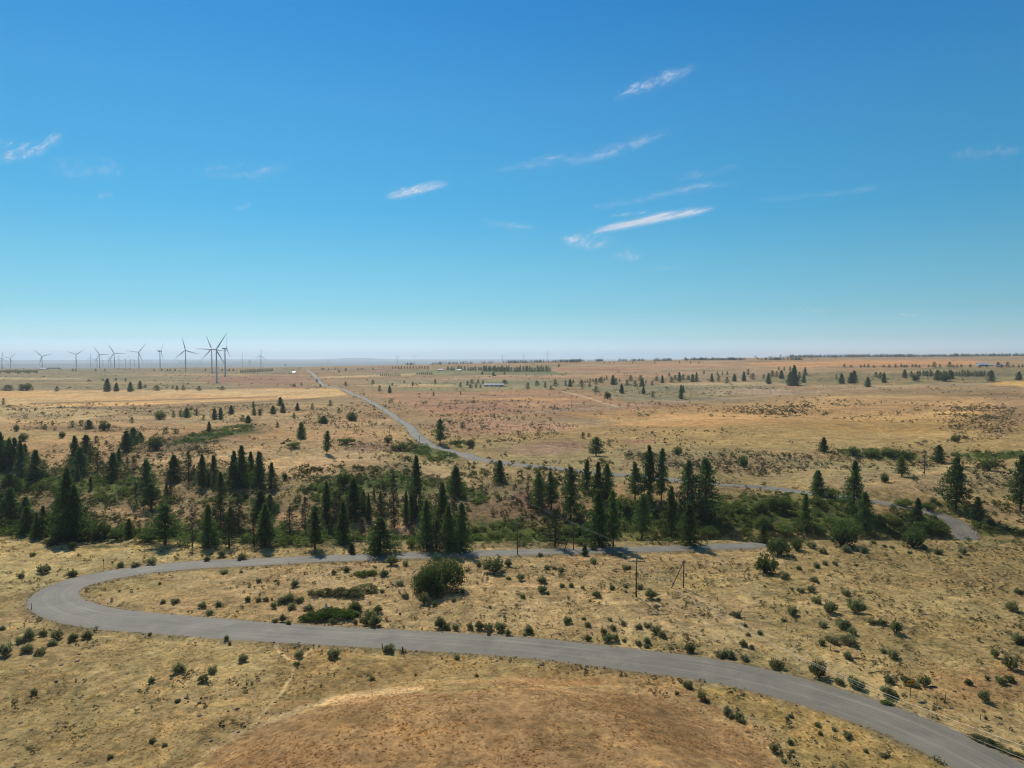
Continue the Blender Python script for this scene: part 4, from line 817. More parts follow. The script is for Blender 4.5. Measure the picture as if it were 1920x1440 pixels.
BZ.append(('beside the near road, centre right', bush_list(4, 960, 1000, [(952, 690, 72), (1012, 680, 66), (1080, 725, 80), (1130, 755, 76), (835, 668, 60), (735, 642, 40), (570, 778, 78, 'g'), (715, 785, 90, 'g'), (775, 775, 75, 'g'), (1015, 800, 66), (1010, 838, 62), (685, 730, 60), (760, 708, 56), (415, 650, 72), (540, 635, 40), (570, 680, 62), (125, 715, 92), (95, 755, 40), (840, 795, 40), (945, 815, 50), (1330, 862, 86, 'g'), (1570, 900, 90), (1630, 905, 85), (1745, 930, 72), (1735, 825, 62), (1798, 850, 50), (1685, 605, 72), (1750, 687, 36), (1858, 740, 46), (1770, 750, 50), (1640, 600, 36)])))
BZ.append(('around the yellow arrow sign', bush_list(3.273, 1440, 1000, [(50, 797, 100, 'g'), (310, 842, 120, 'g'), (440, 907, 62), (520, 910, 80, 'g'), (565, 935, 70, 'g'), (735, 1022, 72, 'G'), (730, 960, 80), (775, 980, 60), (745, 890, 82), (855, 895, 90, 'g'), (900, 915, 80), (960, 905, 92, 'g'), (1230, 907, 62, 'g'), (1330, 1005, 80, 'g'), (1345, 885, 42, 'g'), (1430, 895, 80, 'g'), (1485, 885, 70, 'g'), (1395, 742, 56, 'g'), (1490, 795, 118, 'g'), (1535, 640, 95), (1560, 660, 60), (1335, 1130, 30)])))
BZ.append(('among the pale mounds at the right', bush_list(3.273, 1440, 1000, [(785, 577, 98, 'g'), (700, 536, 62), (640, 532, 62), (540, 450, 112, 'g'), (380, 448, 100, 'g'), (300, 405, 72), (200, 342, 52), (265, 342, 52), (150, 475, 76), (335, 552, 60), (460, 550, 92), (495, 637, 120), (520, 600, 60), (330, 667, 50), (410, 657, 60), (375, 640, 60), (490, 748, 56), (765, 742, 72), (710, 720, 40), (95, 525, 40), (285, 275, 60), (300, 190, 40), (345, 180, 30), (480, 360, 60), (100, 250, 70), (1540, 350, 60), (1500, 450, 80), (145, 335, 28)])))
BZ.append(('below the road at lower right', bush_list(3.273, 1440, 1000, [(140, 1112, 44), (120, 1135, 30), (305, 1170, 42), (490, 1237, 58), (480, 1215, 34), (35, 1318, 66, 'g'), (135, 1277, 42), (152, 1330, 26), (98, 1388, 46), (405, 1195, 40), (320, 1225, 30), (710, 1355, 44), (600, 1330, 36)])))
BZ.append(('on the grassy knoll edge', bush_list(4, 960, 1200, [(1320, 332, 78), (1345, 360, 30), (1428, 425, 80, 'g'), (1465, 450, 50), (1410, 392, 40), (1615, 525, 92), (1640, 560, 60), (1700, 570, 72), (1720, 600, 50), (1235, 395, 38)]) + bush_list(4, 480, 1200, [(1655, 265, 36), (1197, 257, 28, 'g'), (1510, 130, 60), (870, 280, 50), (690, 210, 20)])))
BZ.append(('in the low hedge by the road', bush_list(3.273, 1440, 1000, [(1275, 1235, 75, 'o'), (1320, 1255, 80, 'o'), (1365, 1275, 80, 'o'), (1410, 1295, 75, 'o'), (1450, 1318, 75, 'o'), (1495, 1335, 70, 'o'), (1535, 1355, 60, 'o')])))
BZ.append(('on the right plateau rim', bush_list(3.84, 1420, 780, [(390, 920, 90), (470, 960, 80), (640, 955, 70), (760, 960, 70), (835, 900, 50), (915, 930, 40), (970, 940, 40), (1095, 975, 40), (1300, 965, 80), (1480, 970, 70), (1460, 1010, 30), (560, 1055, 50), (710, 1065, 40), (425, 1075, 50), (490, 1060, 40), (300, 1090, 50), (1200, 940, 60)])))
SB = {'s': [tuft(900 + i, 230, 0.085, 0.5, 0.95) for i in range(4)], 'g': [tuft(920 + i, 240, 0.075, 0.5, 0.88) for i in range(4)],
      'G': [lobed(940 + i, 12, 90, 0.05, 0.3, 0.02, 0.8, splay=0.4) for i in range(3)], 'o': [lobed(960 + i, 12, 90, 0.05, 0.5, 0.02, 0.9, splay=0.4) for i in range(3)]}
SBM = {'s': L_SAGE, 'g': L_DKG, 'G': L_GREEN, 'o': L_OLIVE}
SBN = {'s': ('sagebrush', 'small grey-green sagebrush', 0.62), 'g': ('green_shrub', 'small dark green shrub', 0.72), 'G': ('green_shrub', 'bright green low shrub', 0.42), 'o': ('bitterbrush', 'olive low shrub', 0.48)}
SBT = {k: [(trunk_mesh(g[0], M_SNAG), crown_mesh('foliage', g[1], g[2], SBM[k])) for g in v] for k, v in SB.items()}
BUSH_AT = []
for phrase, lst in BZ:
    a = np.array([[t[0], t[1]] for t in lst]); X_, Y_, Z_ = at(a[:, 0], a[:, 1])
    rd_, rw_, _ = road_field(X_, Y_)
    kinds = {}
    for i in sorted(range(len(lst)), key=lambda i: lst[i][0]): kinds.setdefault(lst[i][3], []).append(i)
    for k, ids in kinds.items():
        for n_i, i in enumerate(ids):
            if rd_[i] < rw_[i] / 2 + 0.1: Y_[i] += 1.2; Z_[i] = float(H(X_[i], Y_[i]))
            px_, py_, wp, _k = lst[i]; x, y, z = float(X_[i]), float(Y_[i]), float(Z_[i]); D = y * CP - (z - CAM_Z) * SP
            w = wp * D / F; nm, desc, hf_ = SBN[k]; sd_ = int(px_ * 3 + py_ * 5) % 97
            tr, fo = SBT[k][sd_ % len(SBT[k])]
            o = empty(nm, (x, y, z - 0.03), sd_ * 0.7); hh = w * hf_ * (0.75 + 0.55 * ((sd_ * 13) % 10) / 10)
            a_ = link('stems', tr, o); b_ = link('foliage', fo, o)
            for q_ in (a_, b_): q_.scale = (w * (0.82 + 0.04 * (sd_ % 9)), w * (0.8 + 0.06 * (sd_ % 7)), hh)
            o_ = ordinal(n_i, len(ids)); tag(o, f'{desc} {phrase}' + (', ' + o_ if o_ else ''), 'shrub', 'low shrubs on the dry grassland'); BUSH_AT.append((x, y, w / 2))

# ------------------------------------------------------------------ stuff: scrub, ravine thicket, grass tufts, stones, far woods
def scatter(name, templates, P, S, rz, m, tint_off=None, hscale=None, attr_region=False, kind='stuff', mats=None):
    """one merged mesh of many copies; P positions, S widths, rz rotations"""
    Vs = []; Ts = []; Rg = []
    pick = rng.integers(0, len(templates), len(P))
    for ti, (V, t) in enumerate(templates):
        ids = np.where(pick == ti)[0]
        if not len(ids): continue
        c, s = np.cos(rz[ids])[:, None], np.sin(rz[ids])[:, None]; sc_ = S[ids][:, None]; hs = sc_ * (hscale[ids][:, None] if hscale is not None else 1)
        x = (V[None, :, 0] * c - V[None, :, 1] * s) * sc_ + P[ids, 0][:, None]; y = (V[None, :, 0] * s + V[None, :, 1] * c) * sc_ + P[ids, 1][:, None]
        z = V[None, :, 2] * hs + P[ids, 2][:, None]
        Vs.append(np.stack([x, y, z], -1).reshape(-1, 3)); tt = np.tile(t, (len(ids), 1)) + (tint_off[ids][:, None] if tint_off is not None else 0); Ts.append(tt.ravel())
        if attr_region: Rg.append(np.repeat(region_at(P[ids, 0], P[ids, 1]), V.shape[0], 0))
    V = np.vstack(Vs); at_ = {'tint': ('POINT', np.clip(np.concatenate(Ts), 0, 1))}
    if attr_region: rg = np.vstack(Rg); at_['region'] = ('POINT', np.column_stack([rg, np.ones(len(rg))]))
    o = link(name, mesh_np(name, V, quads(V), [m], attrs=at_)); tag(o, kind=kind); return o
def frustum_pts(n, d0, d1, power=2.0, margin=380):
    n = int(n * 1.32)
    d = (d0 ** power + (d1 ** power - d0 ** power) * rng.random(n)) ** (1 / power)
    px_ = rng.uniform(-margin, 1920 + margin, n); x = (px_ - 960) / F * d * 1.02; y = d; return x, y, H(x, y)
def off_road(x, y, m=0.6):
    d, w, _ = road_field(x, y); return d > w / 2 + m
def green_field(x, y, z):
    px_, py_ = project(x, y, z); px_ = px_ + 20 * fbm(x / 15, y / 15, 71, 3); py_ = py_ + 12 * fbm(x / 15, y / 15, 73, 3) * sstep(700, 1000, py_); g = np.zeros(len(x))
    for cx_, cy_, rx, ry, an in GREENS:
        a = math.radians(an); dx, dy = px_ - cx_, py_ - cy_
        g = np.maximum(g, 1 - sstep(0.75, 1.15, np.hypot((dx * math.cos(a) + dy * math.sin(a)) / rx, (-dx * math.sin(a) + dy * math.cos(a)) / ry)))
    return g
def small_tuft(seed, n=16, cs=0.17):
    tb, V, t = tuft(seed, n // 4 + 1, cs); return V[:n * 4], t[:n * 4]
def small_dome(seed, nl, nc, cs, sp_=0.9):
    g_ = lobed(seed, nl, nc, cs, 0.45, 0.03, sp_, splay=0.30); return g_[1], g_[2]
SM = [small_dome(1000 + i, 3, 9, 0.13) for i in range(6)]; XS = [small_dome(1020 + i, 3, 6, 0.17) for i in range(5)]
KNOLL = lambda x, y: ((x + 4) / 52) ** 2 + ((y - 68) / 63) ** 2
# 1 low scrub on the near plateau
x, y, z = frustum_pts(30000, 62, 235)
dens = 0.22 + 1.3 * fbm(x / 9, y / 9, 81, 5); px_, py_ = project(x, y, z)
dens = dens + 0.22 * sstep(1150, 1450, px_) + 0.12 * ((py_ > 1040) & (py_ < 1190) & (px_ > 500)) - 1.5 * (KNOLL(x, y) < 1.02) - 0.25 * (px_ < 450) * (py_ > 1190)
k = (rng.random(len(x)) < dens * 0.75) & off_road(x, y, 0.9); x, y, z = x[k], y[k], z[k]
scatter('low_scrub', SM, np.column_stack([x, y, z - 0.02]), np.minimum(rng.gamma(1.8, 0.24, len(x)) + 0.25, 1.6), rng.uniform(0, 6.28, len(x)), L_SCRUB, rng.uniform(-.5, .5, len(x)), rng.uniform(0.4, 0.7, len(x)))
# 2 scrub across the ravine sides and the slopes behind
x, y, z = frustum_pts(64000, 235, 900, 1.5)
px_, py_ = project(x, y, z); d2 = 0.06 + 0.75 * fbm(x / 24, y / 24, 91, 5) + 0.1 * ((py_ > 880) & (py_ < 1010) & (px_ < 1100)) 
for cx_, cy_, rx, ry, s_ in [(300, 845, 150, 25, .7), (700, 840, 90, 14, .5), (930, 800, 150, 45, .35), (1400, 870, 170, 24, 1.2), (1240, 858, 80, 12, 1.6), (1640, 860, 200, 16, .9), (1840, 790, 80, 45, .6), (1850, 900, 80, 45, .8), (1450, 767, 100, 14, .9), (1680, 905, 150, 18, .1), (640, 790, 90, 30, .35), (140, 805, 140, 6, .6)]:
    d2 = d2 + s_ * (1 - sstep(0.6, 1.1, np.hypot((px_ - cx_) / rx, (py_ - cy_) / ry)))
for cx_, cy_, rx, ry in [(540, 865, 90, 12), (640, 870, 90, 8), (450, 850, 60, 9), (830, 885, 50, 9), (1330, 790, 200, 14), (90, 815, 100, 10), (1600, 812, 200, 22)]:
    d2 = d2 - 0.5 * (1 - sstep(0.6, 1.1, np.hypot((px_ - cx_) / rx, (py_ - cy_) / ry)))
k = (rng.random(len(x)) < d2 * 0.8) & off_road(x, y, 0.8); x, y, z = x[k], y[k], z[k]
scatter('slope_scrub', SM, np.column_stack([x, y, z - 0.03]), rng.gamma(2.0, 0.62, len(x)) + 0.5, rng.uniform(0, 6.28, len(x)), L_SCRUB, rng.uniform(-.5, .2, len(x)), rng.uniform(0.5, 0.85, len(x)))
# 2b brown and olive brush filling the ravine sides
x, y, z = frustum_pts(26000, 232, 430, 1.8)
px_, py_ = project(x, y, z); dr = 0.42 + 1.1 * fbm(x / 18, y / 18, 93, 5) - 0.9 * (px_ > 1150) * (py_ < 940)
zone_ = sstep(850, 890, py_) * (py_ < 1030) * (1 - sstep(1400, 1500, px_)) + 0.8 * sstep(1650, 1700, px_) * (py_ > 870) * (py_ < 1010)
for cx_, cy_, rx, ry in [(250, 960, 90, 9), (330, 955, 60, 9), (530, 965, 50, 12), (660, 990, 50, 8), (760, 985, 40, 12), (540, 865, 90, 14), (640, 870, 90, 10), (830, 885, 60, 12)]:
    dr = dr - 0.7 * (1 - sstep(0.6, 1.1, np.hypot((px_ - cx_) / rx, (py_ - cy_) / ry)))
k = (rng.random(len(x)) < dr * zone_ * 0.8) & off_road(x, y, 1.0); x, y, z = x[k], y[k], z[k]
LB0 = [lobed(1150 + i, 5, 16, 0.11, 0.4, 0.03, 1.0, splay=0.38) for i in range(4)]; LB0 = [(g_[1], g_[2]) for g_ in LB0]
scatter('ravine_brush', LB0, np.column_stack([x, y, z - 0.05]), rng.gamma(2.5, 0.5, len(x)) + 0.6, rng.uniform(0, 6.28, len(x)), L_RAV, rng.uniform(-.6, .3, len(x)), rng.uniform(0.5, 1.0, len(x)))
# 3 far scrub
x, y, z = frustum_pts(16000, 700, 2600, 1.0)
d3 = 0.12 + 0.9 * fbm(x / 90, y / 60, 95, 4); px_, py_ = project(x, y, z)
for cx_, cy_, rx, ry, s_ in [(1440, 768, 90, 9, .8), (1450, 778, 60, 8, 1.2), (1500, 760, 30, 8, 1.2), (1570, 755, 52, 5, 2.5), (1610, 758, 20, 3, 2), (1830, 765, 100, 20, .5), (1380, 732, 90, 9, .5), (1350, 738, 30, 6, .8), (1190, 733, 100, 12, .7), (240, 728, 240, 3, .9), (1000, 770, 60, 20, .2), (1700, 712, 200, 6, .3)]:
    d3 = d3 + s_ * (1 - sstep(0.6, 1.1, np.hypot((px_ - cx_) / rx, (py_ - cy_) / ry)))
d3 = d3 - 1.0 * ((py_ > 730) & (py_ < 757) & (px_ < 655)) - 1.0 * ((px_ > 1840) & (py_ > 713) & (py_ < 727)) - 0.5 * ((px_ > 1050) & (py_ < 700))
k = (rng.random(len(x)) < d3) & off_road(x, y, 1); x, y, z = x[k], y[k], z[k]
scatter('far_scrub', XS, np.column_stack([x, y, z - 0.1]), rng.gamma(2.2, 1.0, len(x)) + 1.0, rng.uniform(0, 6.28, len(x)), L_SAGE, rng.uniform(-.4, .1, len(x)), rng.uniform(0.4, 0.7, len(x)))
# 4 willow thicket in the ravine bottom
LB = [lobed(1100 + i, 6, 26, 0.085, 0.3, 0.03, 0.9, splay=0.38) for i in range(5)]; LB = [(g[1][:len(g[1]) // 4 * 4], g[2]) for g in LB]
x, y, z = frustum_pts(42000, 210, 620, 1.8); g = green_field(x, y, z)
k = (rng.random(len(x)) < g * 1.0 * (0.55 + 0.9 * fbm(x / 12, y / 12, 83, 3))) & off_road(x, y, 1.0); x, y, z = x[k], y[k], z[k]
hv = fbm(x / 10, y / 10, 87, 3)
scatter('willow_thicket', LB, np.column_stack([x, y, z - 0.1]), rng.uniform(1.2, 3.6, len(x)), rng.uniform(0, 6.28, len(x)), L_WIL, hv * 0.9 - 0.05, rng.uniform(0.45, 0.9, len(x)))
print('thicket', len(x))
# 5 dry grass tufts on the near ground
r5 = np.random.default_rng(51); gt = []
for i in range(4):
    n_ = 5; az = r5.uniform(0, 6.28, n_); P_ = np.column_stack([np.cos(az) * .25, np.sin(az) * .25, np.full(n_, .42)]); U_ = unit(np.column_stack([np.cos(az), np.sin(az), np.full(n_, .55)])); W_ = unit(np.cross(U_, r5.normal(0, 1, (n_, 3))))
    gt.append((rot_cards(P_, U_, W_, np.full(n_, .45), np.full(n_, .16)), np.repeat(r5.uniform(0.2, 0.9, n_), 4)))
x, y, z = frustum_pts(110000, 58, 225, 1.5); den = 0.45 + 1.0 * fbm(x / 9, y / 9, 85, 4); k = (rng.random(len(x)) < den) & off_road(x, y, 0.2); x, y, z = x[k], y[k], z[k]
m_gr = mat('dry_grass_blades'); n = N(m_gr); reg_ = n('ShaderNodeAttribute', attribute_name='region').outputs['Color']; ti = n('ShaderNodeAttribute', attribute_name='tint').outputs['Fac']
c = n('ShaderNodeVectorMath', operation='SCALE', ins={0: reg_, 3: n.rng(ti, 0, 1, 1.25, 2.2)}).outputs[0]
d = n('ShaderNodeBsdfDiffuse', ins={0: c}); t = n('ShaderNodeBsdfTranslucent', ins={0: c}); n.out(n('ShaderNodeMixShader', ins={0: 0.5, 1: d.outputs[0], 2: t.outputs[0]}).outputs[0])
scatter('dry_grass', gt, np.column_stack([x, y, z - 0.02]), rng.uniform(0.2, 0.55, len(x)), rng.uniform(0, 6.28, len(x)), m_gr, rng.uniform(-.35, .45, len(x)), rng.uniform(0.25, 0.55, len(x)), attr_region=True)
# 6 stones
def stone(seed):
    r = np.random.default_rng(seed); V = np.array([(-1, -1, -.6), (1, -1, -.6), (1, 1, -.6), (-1, 1, -.6), (-.8, -.8, .5), (.7, -.9, .6), (.8, .7, .45), (-.7, .8, .6)]) * 0.5 * r.uniform(0.7, 1.2, (8, 3))
    Fq = [(4, 5, 6, 7), (0, 1, 5, 4), (1, 2, 6, 5), (2, 3, 7, 6), (3, 0, 4, 7)]; return np.vstack([V[list(f)] for f in Fq]), np.full(20, 0.4)
ST = [stone(i) for i in range(4)]; M_STONE = leaf_mat('basalt_stone', (0.045, 0.042, 0.040), (0.17, 0.155, 0.135), 0.0)
x, y, z = frustum_pts(16000, 75, 420, 1.6); den = 0.15 + 1.1 * fbm(x / 11, y / 11, 89, 4); px_, py_ = project(x, y, z)
rd_, rw_, _ = road_field(x, y); edge_ = (rd_ > rw_ / 2 + 0.5) & (rd_ < rw_ / 2 + 1.8)
k = (rng.random(len(x)) < den * 0.6 + edge_ * 0.35) & (rd_ > rw_ / 2 + 0.4) & (KNOLL(x, y) > 0.95); x, y, z = x[k], y[k], z[k]
scatter('field_stones', ST, np.column_stack([x, y, z + 0.02]), rng.gamma(2, 0.13, len(x)) + 0.15, rng.uniform(0, 6.28, len(x)), M_STONE, rng.uniform(-.4, .5, len(x)), rng.uniform(0.3, 0.7, len(x)))
# 7 the far wood along the right horizon and the thin dark lines before it
Pf = []; 
for x0, x1, y0, y1, cnt in [(1480, 2150, 669.5, 671.5, 1500), (1400, 1700, 671.5, 674, 110), (760, 1130, 679.5, 682, 200), (1050, 1560, 676, 677.5, 420), (1300, 1400, 675, 676.5, 40), (1700, 1950, 672, 675.5, 90)]:
    pxs = rng.uniform(x0, x1, cnt * 3); pxs = pxs[rng.random(cnt * 3) < np.clip(0.33 + 1.5 * fbm(pxs / 24, pxs * 0 + y0, 441, 3) * (y0 > 670), 0.02, 1)]; cnt = len(pxs)
    dd = (4900 if y0 < 670 else 4300 if y0 < 673 else 3000) * rng.uniform(0.93, 1.07, cnt); xx = (pxs - 960) / F * dd
    Pf.append(np.column_stack([xx, dd, H(xx, dd)]))
Pf = np.vstack(Pf); fw = rng.uniform(10, 17, len(Pf)) * np.where(Pf[:, 1] < 3500, 0.66, 1.12)
FT = []
for i in range(4):
    tb, V, t = conifer(1200 + i, 12, 0.05, 0.7, 3, 3, 0.2, 0.10, 0, 0.2); FT.append((V, t))
scatter('far_forest', FT, Pf, fw, rng.uniform(0, 6.28, len(Pf)), L_FARW, rng.uniform(-.2, .2, len(Pf)), rng.uniform(0.75, 1.35, len(Pf)))

# ------------------------------------------------------------------ wind turbines
tb = MB(); tb.tube([(0, 0, -6), (0, 0, 0), (0, 0, 20), (0, 0, 40), (0, 0, 60), (0, 0, 78.2)], [2.25, 2.2, 2.0, 1.8, 1.55, 1.3], 24)
TW = tb.build('tower', M_WHITE, smooth_=True).data
nb = MB()
for (y0, y1, a, b_) in [(-3.2, -2.2, 1.3, 1.5), (-2.2, 5.2, 1.9, 2.0), (5.2, 6.8, 1.5, 1.7)]:
    pass
prof = [(-3.4, 1.1, 1.2), (-2.4, 1.75, 1.85), (4.8, 1.9, 2.0), (6.6, 1.4, 1.5)]
V = []; Fc = []
for i, (yy, a, b_) in enumerate(prof):
    for k in range(12):
        t = 2 * math.pi * k / 12; cx_, sz = math.cos(t), math.sin(t); p = 0.55
        V.append((a * abs(cx_) ** p * (1 if cx_ > 0 else -1), yy, b_ * abs(sz) ** p * (1 if sz > 0 else -1)))
for i in range(3):
    for k in range(12): Fc.append((i * 12 + k, (i + 1) * 12 + k, (i + 1) * 12 + (k + 1) % 12, i * 12 + (k + 1) % 12))
Fc.append(tuple(range(12))); Fc.append(tuple(36 + k for k in reversed(range(12)))); nb.add(V, Fc); NA = nb.build('nacelle', M_WHITE).data
hb_ = MB(); hb_.tube([(0, -6.6, 0), (0, -6.2, 0), (0, -5.2, 0), (0, -4.2, 0), (0, -3.5, 0)], [0.15, 0.9, 1.6, 1.75, 1.6], 16); HU = hb_.build('hub', M_WHITE, smooth_=True).data
bl = MB(); V = []; Fc = []
sect = [(1.2, 1.9, 1.9, 0), (3.5, 2.1, 1.6, 0.1), (8, 3.3, 0.9, 0.25), (16, 2.6, 0.6, 0.18), (26, 1.8, 0.4, 0.1), (36, 1.1, 0.25, 0.03), (42.5, 0.45, 0.12, 0)]
for (r0, ch, th, tw) in sect:
    for k in range(8):
        t = 2 * math.pi * k / 8; u_, v_ = math.cos(t) * ch / 2 + ch * 0.12 * (r0 > 3), math.sin(t) * th / 2
        V.append((u_ * math.cos(tw) - v_ * math.sin(tw), -4.8 + u_ * math.sin(tw) + v_ * math.cos(tw), r0))
for i in range(len(sect) - 1):
    for k in range(8): Fc.append((i * 8 + k, i * 8 + (k + 1) % 8, (i + 1) * 8 + (k + 1) % 8, (i + 1) * 8 + k))
Fc.append(tuple((len(sect) - 1) * 8 + k for k in range(8))); bl.add(V, Fc); BL = bl.build('blade', M_WHITE, smooth_=True).data
for o in [o for o in bpy.data.objects if o.data in (TW, NA, HU, BL)]: bpy.data.objects.remove(o)
def turbine(px_, py_, D, phase, yaw, lab, group='wind turbines on the plateau', scale=1.0):
    ux, uy, uz = ray(px_, py_); k = D / uy; x, y, zh = float(ux * k), float(D), float(CAM_Z + uz * k)
    zg = float(H(x, y)); hh = max(zh - zg, 30)
    r = empty('wind_turbine', (x, y, zg), math.radians(yaw) - math.atan2(x, y))
    a = link('tower', TW, r); a.scale = (scale * max(hh / 80, .8), scale * max(hh / 80, .8), (hh - 1.8 * scale) / 78.2)
    for nm, me in (('nacelle', NA),):
        b_ = link(nm, me, r); b_.location = (0, 0, hh); b_.scale = (scale,) * 3
    h = link('hub', HU, r); h.location = (0, 0, hh); h.scale = (scale,) * 3
    for i in range(3):
        c_ = link('blade', BL, h); c_.rotation_euler = (0, math.radians(phase + 120 * i), 0)
    tag(r, lab, 'wind turbine', group); return r
for t in [(405.5, 655.2, 1558, 31.6, -6, 'nearest and largest white wind turbine, its foot closest to the straw field'),
          (396.8, 654.2, 2060, -20, -4, 'wind turbine directly behind the largest one, just left of its tower'),
          (421.6, 653.4, 1820, 3, 76, 'wind turbine seen edge on, just right of the largest one'),
          (347.7, 656.8, 2190, -12, -4, 'wind turbine with upright blade, first one left of the three clustered ones'),
          (299.7, 658.6, 2480, 35, 70, 'wind turbine seen nearly edge on, between two spread rotors'),
          (260, 660.4, 2650, 38, -5, 'wind turbine with level left blade, left of the edge-on one'),
          (214, 662, 2800, -29, -5, 'wind turbine in front of the crowded far row on the left'),
          (186.2, 664.6, 3150, -30, -5, 'wind turbine with blade up left, second in the crowded left row'),
          (142.4, 665, 3200, 55, -5, 'wind turbine with V shaped upper blades, left of the crowded row'),
          (78.6, 668, 3050, 75, -5, 'wind turbine standing by the small white roof on the left horizon'),
          (19.5, 671.6, 4300, 40, -5, 'second wind turbine from the left edge'),
          (3.4, 671.8, 4100, 10, -5, 'wind turbine at the very left edge'),
          (489, 667, 4100, 8, -6, 'lone wind turbine left of the vanishing road'),
          (942.4, 667, 7600, -38, 5, 'tiny wind turbine on the horizon, leftmost of the three in the centre'),
          (982, 665.2, 7200, 5, 5, 'tiny wind turbine on the horizon, middle of the three in the centre'),
          (1027, 662.6, 6600, 0, 5, 'tiny wind turbine on the horizon, right one of the three in the centre'),
          (745, 669.6, 7600, -50, 0, 'tiny wind turbine on the horizon above the far road, left of two'),
          (778, 668.8, 7400, 60, 0, 'tiny wind turbine on the horizon above the far road, right of two')]: turbine(*t)
for i, (px_, py_, D) in enumerate([(170, 671.6, 5400), (181.5, 674.5, 5600), (192.7, 675, 6400), (202.6, 674.6, 6000), (207.8, 672.5, 5400), (223, 673.5, 5500), (235, 674.4, 6000), (244.8, 674.6, 6000), (251.6, 675.2, 6400)]):
    turbine(px_, py_, D, (i * 47) % 120, [0, 30, -60, 70, 10, -30, 60, 20, 75][i], 'small far wind turbine in the crowded hazy row, ' + ordinal(i, 9), 'far wind turbines in the crowded hazy row')
for i, px_ in enumerate([332, 336, 338.5, 342, 346, 350.5, 357, 361.5, 367.5, 371, 374, 377.5, 268, 276, 284]):
    turbine(px_, 677.2 + (i % 3) * 0.4, 8800 + (i * 331) % 900, (i * 37) % 120, (i * 50) % 140 - 70, 'barely visible wind turbine far out in the haze left of the largest one', 'haze-pale wind turbines on the far plain')

# ------------------------------------------------------------------ masts and pylons
def lattice(px_, yt, D, w0, w1, arms, lab, nm='power_pylon', cat='pylon', rad=0.25):
    ux, uy, uz = ray(px_, yt); k = D / uy; x, y, zt = float(ux * k), float(D), float(CAM_Z + uz * k); zg = float(H(x, y)); h = zt - zg
    r = empty(nm, (x, y, zg), -math.atan2(x, y)); m = MB(); n_ = 8
    for sx, sy in ((-1, -1), (1, -1), (1, 1), (-1, 1)): m.tube([(sx * w0 / 2, sy * w0 / 2, -1), (sx * w1 / 2, sy * w1 / 2, h)], [rad, rad * 0.7], 4)
    for i in range(n_):
        for sx, sy, tx, ty in ((-1, -1, 1, -1), (1, -1, 1, 1), (1, 1, -1, 1), (-1, 1, -1, -1)):
            a, b_ = i / n_, (i + 1) / n_; wa, wb = w0 + (w1 - w0) * a, w0 + (w1 - w0) * b_
            m.tube([(sx * wa / 2, sy * wa / 2, h * a), (tx * wb / 2, ty * wb / 2, h * b_)], [rad * 0.5] * 2, 3)
    m.build('lattice_tower', M_STEEL, r)
    for f_, w in arms:
        a = MB(); a.tube([(-w / 2, 0, h * f_), (0, 0, h * f_ + 1.2), (w / 2, 0, h * f_)], [rad] * 3, 4); a.tube([(-w / 2, 0, h * f_), (w / 2, 0, h * f_)], [rad] * 2, 4); a.build('crossarm', M_STEEL, r)
    tag(r, lab, cat, 'far masts and pylons'); return r
lattice(454.4, 661, 3600, 1.4, 1.4, [], 'tall thin lattice mast just left of the lone wind turbine', 'lattice_mast', 'mast', 0.30)
lattice(467.8, 675.5, 3700, 7, 3, [(0.72, 17), (0.86, 15), (0.98, 12)], 'far lattice power pylon between the thin mast and the lone wind turbine')
lattice(535, 683, 3200, 6, 2.5, [(0.75, 15), (0.95, 12)], 'far lattice power pylon left of the vanishing road')
lattice(615.5, 675, 6500, 9, 4, [(0.72, 20), (0.86, 17), (0.98, 14)], 'hazy lattice power pylon just right of the vanishing road')

# ------------------------------------------------------------------ wooden utility poles and wires
def pole(px_, py_, hp, lab, arm=0.0, group='wooden utility poles', rad=0.15, hmin=0, brace=None):
    x, y, z = at1(px_, py_); D = y * CP - (z - CAM_Z) * SP; h = hp * D / F
    r = empty('utility_pole', (x, y, z), 0); m = MB(); m.tube([(0, 0, -0.6), (0, 0, h * .5), (0, 0, h)], [rad * 1.15, rad, rad * 0.8], 10); m.build('pole', M_POLE, r, True)
    if arm:
        a = MB(); a.box((0, -rad * 0.8 - 0.09, h - 0.45), (arm, 0.16, 0.22)); cb = a.build('crossarm', M_SNAG, r)
        for s in (-0.47, -0.2, 0.2, 0.47):
            i_ = MB(); i_.tube([(arm * s, -rad * .8 - .06, h - .38), (arm * s, -rad * .8 - .06, h - .3), (arm * s, -rad * .8 - .06, h - .2), (arm * s, -rad * .8 - .06, h - .12)], [.03, .07, .09, .04], 8); i_.build('insulator', M_CERAM, cb)
        b2 = MB(); b2.tube([(-arm * .3, -rad * .8 - .06, h - .5), (0, -rad, h - 1.2)], [.02] * 2, 4); b2.tube([(arm * .3, -rad * .8 - .06, h - .5), (0, -rad, h - 1.2)], [.02] * 2, 4); b2.build('brace', M_STEEL, r)
    if brace:
        bx_, by_, bz_ = at1(*brace); m = MB(); m.tube([(bx_ - x, by_ - y, bz_ - z - 0.4), (-0.12, 0, h - 0.6)], [rad * .9, rad * .7], 8); m.build('prop_pole', M_POLE, r, True)
    tag(r, lab, 'utility pole', group); return (x, y, z, h)
PA = pole(1193, 1119.5, 72, 'brown wooden pole with a crossarm, standing on the pale mound', 4.0, rad=0.17)
PB = pole(1281.5, 1102, 52, 'dark wooden pole propped by a slanting second pole, right of the crossarm pole', 0.9, brace=(1257.5, 1103))
PC = pole(970.5, 1040, 60, 'tall thin wooden pole at the edge of the upper road', 1.2)
PD = pole(1075, 1031, 52, 'wooden pole with a slanting prop beside the upper road', 1.0, brace=(1057, 1034))
